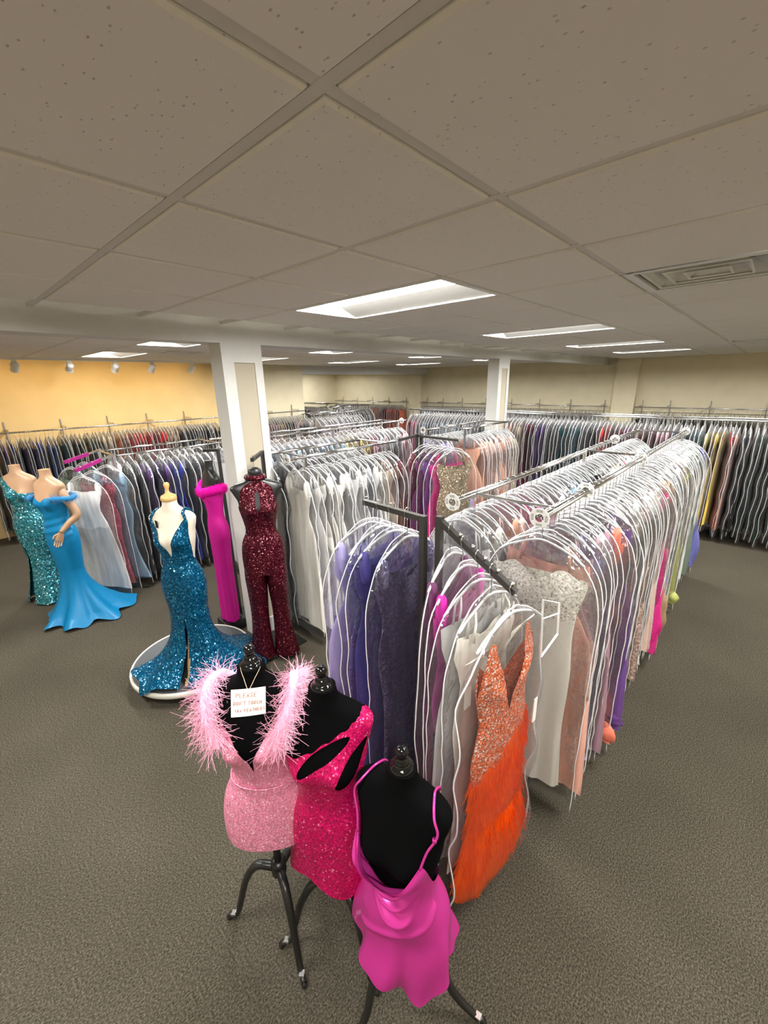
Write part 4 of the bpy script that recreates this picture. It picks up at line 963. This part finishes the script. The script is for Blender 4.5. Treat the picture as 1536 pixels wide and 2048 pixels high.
# -- ivory gown with sculpted pleated collar
def collar_gown():
    r = on_arm(A2a, A2b, .72, RA2+.02, 'ivory', 'ivory gown with a sculpted pleated collar in clear bag behind the orange gown', G1, kind='sheath', mat='gown_satin', seed=3, scale=(1, 1.05, 1))
    for s in (-1, 1):
        G = []
        for u in np.linspace(0, 1, 9):
            w_ = .5+.5*math.cos(u*9); G.append([(-.045-.03*t-.008*w_, s*(.04+.17*u*(.4+.6*t)+.05*t), -.30-.11*(1-u)+.10*t*(1-.5*u)-.05*u) for t in np.linspace(0, 1, 6)])
        o = MB().grid(G).build('collar', 'ivory_satin', r, True)
    p = MB().box((-.042, .16, -.42), (-.040, .20, -.58)).build('price_tag', 'paper', r)
satin('ivory_satin', (.90, .87, .78), .4, 0)
collar_gown()
on_arm(A2a, A2b, .54, RA2-.05, 'white', 'plain white bagged gown in the middle of the slanting stand arm', G1, kind='aline', mat='gown_satin', seed=0)
# -- beaded ivory strapless gown and peach gown at the head of the outer rail
def beaded_gown():
    r = bagged(1.915, .72, RZ-.028, .10, 'ivory', 'strapless ivory gown with silver beaded bodice at the head of the outer rail', 'gowns on the outer front rail', seed=2, scale=(1, 1.04, .99), fresh=True)
    ST = [(.24, .19, .02), (.33, .19, .036), (.50, .165, .034), (.6, .160, .036), (.85, .172, .040), (1.2, .168, .040), (1.62, .18, .042)]
    top = lambda y: -.30-.03*math.cos(y*PI*2)+.02*abs(y)
    Gm = front_gown(ST, top, lambda y: -.30, lambda y: -.545)
    for c in list(r.children):
        if c.name.startswith('gown'): c.data = MB().grid(Gm, wrap=True).mesh('bodice', 'ivory_beads', True); c.name = 'bodice'; c.rotation_euler.z = 0
    Gs = front_gown(ST, lambda y: -.54, lambda y: -.54, lambda y: -1.6, 48, 30, .3)
    MB().grid(Gs, wrap=True).build('skirt', 'ivory_satin', r, True)
beaded_gown()
def peach_gown():
    r = bagged(2.0, .72, RZ-.028, -.03, 'blush', 'blush peach chiffon gown with beaded belt in clear bag on the outer front rail', 'gowns on the outer front rail', kind='ball', mat='gown_cloth', seed=4, scale=(1.15, 1.05, .96), fresh=True)
    for c in r.children:
        if c.name.startswith('gown'): c.color = (.84, .44, .34, 1)
    P = [(-.035*math.sin(t), .150*math.cos(t), -.55) for t in np.linspace(0, 2*PI, 25)[:-1]]
    MB().tube(P, .008, 5, closed=True).build('beaded_belt', 'ivory_beads', r, True)
peach_gown()
# ---- second dark stand, before the peach rack
B1a, B1b = np.array((3.78, 2.95, 1.86)), np.array((3.76, 2.40, 1.85)); B2b = np.array((3.42, 2.93, 1.85))
stand('dark steel two-arm stand between the ivory and peach racks', [(3.78, 2.97), (3.82, 2.93)], [(B1a, B1b), (np.array((3.78, 2.97, 1.86)), B2b)])
RB = math.atan2(.55, .02); G2 = 'gowns on the dark stand before the peach rack'
def gold_gown():
    r = on_arm(B1a, B1b, .93, RB-.45, 'gold', 'strapless gold sequin gown in clear bag facing out before the peach rack', G2, kind='sheath', mat='gown_sequin', seed=5)
    for c in r.children:
        if c.name.startswith('gown'): c.color = (.50, .40, .27, 1)
gold_gown()
for t, c, lab in ((.74, 'hot pink', 'hot pink bagged gown tucked behind the gold sequin gown'), (.56, 'purple', 'purple bagged gown on the dark stand, third from its tip'), (.38, 'plum', 'plum bagged gown on the dark stand, fourth from its tip'), (.2, 'burgundy', 'burgundy bagged gown beside the post of the dark stand')):
    on_arm(B1a, B1b, t, RB-.35, c, lab, G2)

# ---- chrome rack with magenta-sleeved waterfall arms behind the mannequins
rk = rack('gown_rack', [((1.45, 5.75), (2.8, 5.75)), ((1.45, 6.38), (2.8, 6.38))], 'chrome rack with magenta-sleeved slanting arms behind the blue mannequins', [(1.42, 5.75), (1.42, 6.38), (2.75, 5.75), (2.75, 6.38)], z=1.70)
W1a, W1b, W2a, W2b = np.array((1.42, 5.72, 1.69)), np.array((.96, 5.53, 1.585)), np.array((1.45, 6.36, 1.69)), np.array((1.0, 6.26, 1.59))
plain('magenta_plastic', (.30, .01, .16), .35)
oo = np.array((1.42, 5.75, 0))
for a, b in ((W1a, W1b), (W2a, W2b)):
    am = fixn(arm_box(MB(), a-oo, b-oo, .011).build('slanting_arm', 'chrome', rk))
    fixn(arm_box(MB(), pt(a, b, .35)-oo, pt(a, b, .97)-oo, .018).build('sleeve', 'magenta_plastic', am))
G3 = 'gowns on the magenta-sleeved arms'
for a, b, t, c, lab, kd, mt in ((W1a, W1b, .86, 'white', 'white satin gown in clear bag on the lowest magenta-sleeved arm', 'aline', 'gown_satin'), (W1a, W1b, .58, 'pink', 'rose pink sequin gown in clear bag beside the white one', 'sheath', 'gown_sequin'), (W1a, W1b, .24, 'light blue', 'pale blue gown in clear bag with crooked white piping on magenta arm', 'mermaid', 'gown_satin'),
                            (W2a, W2b, .86, 'sage', 'sage green gown in clear bag at the tip of the farther magenta arm', 'sheath', 'gown_cloth'), (W2a, W2b, .5, 'steel blue', 'steel blue gown in clear bag on the farther magenta arm', 'aline', 'gown_cloth')):
    p = pt(a, b, t); rr = bagged(p[0], p[1], p[2]+.016, math.atan2(a[1]-b[1], a[0]-b[0])+.25, c, lab, G3, kind=kd, mat=mt, fresh=True, scale=(1.15, 1, (p[2]-.04)/1.74))
    if c == 'pink':
        for q in rr.children:
            if q.name.startswith('gown'): q.color = (.55, .10, .16, 1)
fill(5.75, 1.5, 2.75, 13, 'x', [(2, 'charcoal|steel blue'), (3, 'purple|navy'), (1, 'royal blue'), (3, 'charcoal|black'), (3, 'navy|charcoal')], 'the rack behind mannequins', 'gowns on the rack behind the mannequins', 'the magenta arms', z=1.672, zs=(.89, .93))
fill(6.38, 1.5, 2.75, 12, 'x', [(1, 'silver grey|white|charcoal')], 'the back rail behind mannequins', 'gowns on the back rail behind the mannequins', 'the magenta arms', z=1.672, zs=(.89, .93))

# ------------------------------------------------------------------ full-length display gowns
LEGS = [(-1.10, .10, .09, .09), (-.85, .105, .085, .09), (-.62, .118, .085, .10), (-.45, .140, .092, .11), (-.30, .162, .100, .118), (-.20, .170, .100, .118), (-.10, .156, .097, .106)]+TORSO[3:]
def long_gown(name, parent, mat, top, floor, zk, R, p=2.2, st=LEGS, nphi=120, nz=110, off=.006, ripple=.03, nrip=9, cut=None, lift=None, disp=None, seed=1, bust=.036):
    """fitted to height zk, then flaring to the polar floor outline R(deg)"""
    ph = np.arange(nphi)*2*PI/nphi; D = np.degrees(ph); T = np.array([top(d) for d in D]); Rr = np.array([R(d) for d in D]); rg = np.random.default_rng(seed); f1, f2 = rg.uniform(0, 6, 2)
    V = np.linspace(0, 1, nz); G = np.zeros((nz, nphi, 3)); K = surf(ph, np.full(nphi, zk), st, off, bust); rk_ = np.linalg.norm(K[:, :2], axis=1); dr = K[:, :2]/rk_[:, None]
    dirf = np.stack([np.cos(ph), -np.sin(ph)], 1)
    for i, v in enumerate(V):
        z = T+(floor-T)*v; P = surf(ph, np.maximum(z, zk), st, off, bust); t = np.clip((zk-z)/(zk-floor), 0, 1)
        rip = 1+ripple*t*(np.sin(nrip*ph+f1)+.6*np.sin((nrip+4)*ph+f2)*t)
        rad = (rk_+(Rr-rk_)*t**p)*rip; mixd = dr*(1-t[:, None])+dirf*t[:, None]; mixd /= np.linalg.norm(mixd, axis=1)[:, None]
        below = z < zk; P[below, :2] = (mixd*rad[:, None])[below]; P[below, 2] = z[below]
        if disp is not None:
            d = disp(D, z, t); nn = P[:, :2]/(np.linalg.norm(P[:, :2], axis=1)[:, None]+1e-9); P[:, :2] += nn*d[:, None]
        if lift is not None: P[:, 2] += lift(D, t, P)
        G[i] = P
    if cut is not None:
        Zm = G[:, :, 2]; keep = lambda i, j: not cut(D[j], Zm[i, j])
        o = MB().grid(G, wrap=True, mask=keep).build(name, mat, parent, True)
    else: o = MB().grid(G, wrap=True).build(name, mat, parent, True)
    return fixn(o), G

# ---- teal sequin gown on the round platform
r = empty('display_platform', (1.14, 3.45, 0)); tag(r, 'round grey carpeted platform with a white rim', 'platform')
MB().lathe([(0, .0), (.33, 0), (.33, .075), (0, .075)], 36).build('pedestal', 'black_plastic', r)
MB().lathe([(.46, .075), (.498, .078), (.506, .09), (.506, .115), (.498, .126), (.488, .127), (.484, .120)], 64).build('rim', 'platform_rim', r, True)
MB().lathe([(0, .1215), (.486, .1215)], 64).build('carpet_top', 'platform_carpet', r)
def teal_form():
    W_ = 1.135; r = empty('dress_form', (1.10, 3.24, W_), math.radians(-52)); tag(r, 'linen dress form in teal sequin gown with a long train on the platform', 'dress form')
    torso(r, 'linen'); fl_ = .125-W_
    MB().lathe([(0, .135), (.012, .134), (.020, .126), (.021, .11), (.012, .085), (.011, .07), (.018, .055), (.03, .045), (.05, .036), (.057, .022), (.057, .0), (.05, -.003)], 22, (0, 0, .50)).build('neck_cap', 'maple', r, True)
    MB().tube([(0, 0, -.29), (0, 0, fl_)], .016, 10).build('pole', 'black_metal', r)
    top = lin_deg([(90, .065), (80, .15), (66, .275), (54, .345), (46, .375), (38, .35), (26, .20), (8, .04), (352, .02), (330, .06), (300, .12), (240, .12), (210, .06), (188, .02), (172, .04), (154, .20), (142, .35), (134, .375), (126, .345), (114, .275), (100, .15)])
    # floor outline: front, camera side and the train
    Rf = lerp_deg([(90, .30), (60, .30), (30, .44), (5, .52), (335, .54), (310, .52), (280, .42), (240, .34), (200, .40), (170, .52), (140, .47), (115, .38)])
    def cut(d, z):
        x = (d-84+180) % 360-180; return z < -.46 and abs(x) < 2+6*(-.46-z)/.5
    def lift(D, t, P):
        # beyond the platform edge the train hangs down to the carpet
        c, s = math.cos(math.radians(-52)), math.sin(math.radians(-52)); X = 1.10+P[:, 0]*c-P[:, 1]*s-1.14; Y = 3.24+P[:, 0]*s+P[:, 1]*c-3.45; rr = np.hypot(X, Y)
        puff = .05*np.clip(t-.82, 0, 1)/.18*np.abs(np.sin(np.radians(D*4)))
        return puff*t-np.where(rr > .50, np.minimum((rr-.50)*1.1, .10), 0)*np.clip((t-.7)/.3, 0, 1)
    g, G = long_gown('gown', r, 'teal_sequin', top, fl_+.012, -.40, Rf, 3.0, cut=cut, lift=lift, ripple=.035, nrip=8, bust=.044); g['label'] = 'teal sequin gown with side slit and train'
    for s in (1, -1):
        a = [(46, .37), (44, .395), (40, .408), (0, .425), (-30, .41), (-50, .33), (-60, .12)]; pipe_on(r, 'strap', 'teal_sequin', TORSO, [(x if s > 0 else 180-x, z) for x, z in a], .012, .008)
    # gilded leg and pointed foot in the slit
    lg = MB().tube(smooth_curve([(.02, .02, -.45), (.02, -.02, -.62), (.02, -.09, -.82), (.02, -.14, fl_+.06), (.02, -.19, fl_+.03), (.02, -.25, fl_+.016)], 6), np.interp(np.linspace(0, 1, 31), [0, .5, .75, .9, 1], [.05, .042, .026, .024, .010]), 10).build('leg', 'gold_leg', r, True)
    t = MB().box((-.012, 0, -.035), (.012, .002, .03)).build('price_tag', 'black_plastic', r); t.location = surf(math.radians(112), .335, TORSO, .016); t.rotation_euler = (.15, .2, -.3)
teal_form()

# ---- headless mannequins
def arm_hand(mb, sh, el, wr, palm_dir, R=(.045, .036, .023)):
    P = smooth_curve([sh, (np.array(sh)+el)/2, el, (np.array(el)+wr)/2, wr], 6); mb.tube(P, np.interp(np.linspace(0, 1, len(P)), [0, .1, .25, .5, .7, 1], [.02, R[0]*.9, R[0]*.92, R[1], R[1]*.9, R[2]]), 12)
    d = np.array(palm_dir, float); d /= np.linalg.norm(d); wr = np.array(wr, float); side = np.cross(d, [0, 0, 1]); side /= np.linalg.norm(side)+1e-9; nrm = np.cross(side, d)
    # palm: flattened loft, then four fingers of unequal length and a thumb from its side
    rows = []
    for t, w_, h in ((0, .022, .020), (.03, .032, .016), (.065, .038, .014), (.09, .036, .012)):
        rows.append([wr+d*t+nrm*w_*math.cos(a)+side*h*math.sin(a) for a in np.arange(12)*PI/6])
    mb.grid(rows, wrap=True); mb.fan(rows[-1])
    for k, L in enumerate((.062, .075, .070, .055)):
        b = wr+d*.085+nrm*(.027-.018*k); c = side*(-.012); P = smooth_curve([b, b+d*L*.45+c*.3, b+d*L*.8+c*1.1, b+d*L*.95+c*2.1], 4); mb.tube(P, np.linspace(.0085, .006, len(P)), 7)
    b = wr+d*.025+nrm*.026; P = smooth_curve([b, b+d*.025+nrm*.02, b+d*.055+nrm*.024-side*.008], 4); mb.tube(P, np.linspace(.011, .0075, len(P)), 7)
def mannequin(loc, rz, label, W_, arms):
    r = empty('mannequin', loc, rz); tag(r, label, 'mannequin'); r.location.z = W_
    n = 40; ph = np.arange(n)*2*PI/n; zs = np.concatenate([np.linspace(-.40, .3, 30), np.linspace(.32, .53, 14)]); G = [surf(ph, np.full(n, z), LEGS, bust=.034) for z in zs]
    mb = MB().grid(G, wrap=True); mb.fan(G[-1]); mb.fan(G[0][::-1])
    for a in arms: arm_hand(mb, *a)
    for s in (-1, 1):
        P = [(s*.052, 0, -.5), (s*.048, 0, -.75), (s*.045, .01, -.98), (s*.045, 0, .04-W_)]; mb.tube(smooth_curve(P, 5), np.interp(np.linspace(0, 1, 16), [0, .5, .65, 1], [.055, .04, .044, .03]), 10)
    fixn(mb.build('body', 'skin_tone', r, True))
    MB().lathe([(0, .002), (.17, .002), (.17, .010), (.16, .014), (0, .014)], 30, (0, 0, -W_)).build('base_plate', 'silver', r, True)
    return r
def teal_mannequin():
    W_ = 1.125; r = mannequin((.54, 6.12, 0), math.radians(-42), 'headless mannequin in aqua sequin one-shoulder gown with a slit', W_, [])
    top = lerp_deg([(90, .27), (70, .23), (40, .22), (0, .20), (330, .18), (270, .16), (230, .22), (200, .36), (180, .385), (160, .40), (140, .405), (120, .37), (105, .31)])
    Rf = lerp_deg([(90, .22), (45, .25), (0, .27), (270, .26), (180, .24), (135, .22)])
    g, G = long_gown('gown', r, 'aqua_sequin', top, -W_+.02, -.55, Rf, 1.6, cut=lambda d, z: z < -.42 and abs((d-118+180) % 360-180) < 2+12*(-.42-z)/.6, ripple=.05, nrip=7, seed=4); g['label'] = 'aqua sequin one-shoulder gown'
teal_mannequin()
def blue_mannequin():
    W_ = 1.145; r = mannequin((.69, 5.35, 0), math.radians(-62), 'headless mannequin in blue satin off-shoulder mermaid gown with train', W_, [((.125, 0, .365), (.245, .03, .06), (.165, -.115, -.10), (-.25, -.35, -1))])
    top = lerp_deg([(90, .215), (65, .255), (40, .262), (10, .25), (330, .22), (270, .16), (210, .22), (170, .25), (140, .262), (115, .255)])
    Rf = lerp_deg([(90, .34), (60, .36), (30, .38), (0, .42), (330, .50), (300, .52), (270, .48), (230, .36), (180, .30), (130, .32)])
    def disp(D, z, t): return .006*np.sin(z*75+np.radians(D)*2.5)*np.exp(-((z+.06)/.10)**2)*(np.sin(np.radians(D)) > -.2)
    g, G = long_gown('gown', r, 'blue_satin', top, -W_+.012, -.56, Rf, 2.1, ripple=.12, nrip=7, disp=disp, seed=2, lift=lambda D, t, P: .035*np.clip(t-.85, 0, 1)/.15*np.sin(np.radians(D*5))**2); g['label'] = 'blue satin mermaid gown'
    R = random.Random(5)
    for s in (1, -1):
        P = smooth_curve([(s*.13, -.115, .245), (s*.185, -.08, .245), (s*.225, .0, .23), (s*.20, .08, .235), (s*.13, .10, .25)], 6); mb = MB().tube(P, .026, 8)
        for q in range(420):
            p = P[R.randrange(len(P))]; d = np.array([R.gauss(0, 1)+s*.5, R.gauss(0, 1), R.gauss(0, 1)]); plume(mb, p+d/np.linalg.norm(d)*.02, d, R.uniform(.02, .045), .0012, .5, R, 2)
        o = mb.build('off_shoulder_band', 'blue_feather', r, True)
blue_mannequin()

# ---- magenta column gown with fuzzy neckline
def magenta_form():
    W_ = 1.255; r = empty('dress_form', (1.70, 3.82, W_), math.radians(-92)); tag(r, 'black form in magenta column gown with fuzzy off-shoulder band', 'dress form')
    r.scale = (.82, .74, 1); torso(r, 'black_plastic', z1=.53)
    MB().tube([(0, 0, -.29), (0, 0, .03-W_)], .016, 10).build('pole', 'black_metal', r)
    MB().box((-.14, -.14, -W_), (.14, .14, .10-W_)).build('weighted_base', 'black_plastic', r)
    ST = [(-1.20, .135, .105, .105), (-.8, .132, .10, .105), (-.5, .138, .098, .105), (-.30, .150, .10, .112)]+LEGS[5:]
    top = lerp_deg([(90, .24), (60, .27), (30, .29), (0, .30), (330, .29), (270, .27), (210, .30), (180, .32), (150, .30), (120, .26)])
    g, G = dress('gown', r, 'magenta_crepe', ST, top, lambda d: .10-W_+.01, 90, 80, disp=lambda D, z, v: (.012*np.clip((-z-.3)/.6, 0, 1)*np.sin(np.radians(D*3+50))+.006*np.clip((-z-.3)/.6, 0, 1)*np.sin(np.radians(D*8)), 0*z)); g['label'] = 'magenta crepe column gown'
    P = [surf(math.radians(d), top(d)-.02, TORSO, .02) for d in range(0, 360, 8)]; R = random.Random(6); mb = MB().tube(P, .045, 8, closed=True); PP = np.array(P)
    for q in range(1200):
        k = R.randrange(len(P)); d = np.array([R.gauss(0, 1), R.gauss(0, 1), R.gauss(0, 1)])+np.array([PP[k][0], PP[k][1], 0])*5; d /= np.linalg.norm(d); plume(mb, PP[k]+d*.038, d, R.uniform(.012, .03), .0014, .4, R, 2)
    mb.build('fuzzy_band', 'magenta_fur', r, True)
    rr = empty('gown_stand', (1.86, 3.93, 0)); tag(rr, 'slim black gown stand behind the magenta gown', 'clothes rack')
    MB().box((-.013, -.013, 0), (.013, .013, 1.86)).build('post', 'black_metal', rr); fixn(arm_box(MB(), (0, 0, 1.85), (-.10, .10, 1.85)).build('arm', 'black_metal', rr)); MB().box((-.16, -.16, 0), (.16, .16, .012)).build('base_plate', 'black_metal', rr)
magenta_form()

# ---- burgundy sequin jumpsuit on a hanging half form
def jumpsuit():
    W_ = 1.285; r = empty('hanging_form', (1.70, 3.0, W_), math.radians(-32)); tag(r, 'black hanging form in burgundy sequin halter jumpsuit beside the column', 'dress form')
    ST = [list(q) for q in TORSO]; ST[7][1] = .19; ST[8][1] = .205; ST[9][1] = .165; ST[10][1] = .085
    torso(r, 'black_plastic', z1=.49, st=ST); MB().lathe([(.052, 0), (.056, .015), (.05, .035), (.03, .05), (0, .054)], 18, (0, 0, .48)).build('neck_cap', 'black_plastic', r, True)
    MB().tube(smooth_curve([(0, 0, .53), (0, 0, .575), (.018, 0, .60), (.012, 0, .625), (-.012, 0, .622)], 5), .0022, 5).build('hook', 'chrome', r, True)
    BD = [(-.40, .165, .10, .115), (-.30, .172, .105, .12), (-.20, .172, .10, .118), (-.10, .158, .097, .106)]+[tuple(q) for q in ST[3:]]
    top = lin_deg([(90, .455), (74, .45), (66, .425), (58, .375), (48, .315), (30, .245), (0, .20), (270, .18), (180, .20), (150, .245), (132, .315), (122, .375), (114, .425), (106, .45)])
    def cut(D, z): return ((D-90)*.0022/.014)**2+((z-.27)/.085)**2-1
    g, G = dress('jumpsuit', r, 'wine_sequin', BD, top, lambda d: -.385, 150, 100, cut=cut); g['label'] = 'burgundy sequin halter jumpsuit'
    P = [surf(math.radians(d), .455, ST, .01) for d in range(0, 360, 12)]; MB().tube(P, .022, 8, closed=True).build('halter_band', 'wine_sequin', g, True)
    for s in (-1, 1):
        rows = []
        for z, cx, a, b in ((-.30, .085, .088, .105), (-.40, .088, .092, .108), (-.55, .088, .086, .095), (-.80, .092, .076, .075), (-1.0, .098, .085, .075), (-1.12, .105, .098, .080), (.055-W_, .112, .115, .085)):
            rows.append((z, cx, a, b))
        zs = np.linspace(-.30, .055-W_, 40); q = sinterp(zs[::-1], [x for x in rows[::-1]])[::-1]; n = 36; ph = np.arange(n)*2*PI/n
        GG = [[(s*c_[0]+c_[1]*math.cos(a)*(1+.05*max(0, -z-.7)*math.sin(6*a)), -c_[2]*math.sin(a)*(1+.12*max(0, -z-.7)*math.sin(5*a+1)), z) for a in ph] for z, c_ in zip(zs, q)]
        fixn(MB().grid(GG, wrap=True).build('trouser_leg', 'wine_sequin', r, True))
    rr = empty('gown_stand', (1.93, 3.24, 0)); tag(rr, 'black floor stand whose arm carries the burgundy jumpsuit form', 'clothes rack'); o = np.array((1.93, 3.24, 0))
    MB().box((-.013, -.013, 0), (.013, .013, 1.90)).build('post', 'black_metal', rr); fixn(arm_box(MB(), (0, 0, 1.888), np.array((1.665, 2.955, 1.888))-o).build('arm', 'black_metal', rr)); MB().box((-.30, -.25, 0), (.12, .12, .012)).build('base_plate', 'black_metal', rr)
    MB().lathe([(0, 0), (.014, 0), (.014, .03), (0, .03)], 10, np.array((1.665, 2.955, 1.874))-o).build('end_cap', 'black_plastic', rr)
jumpsuit()
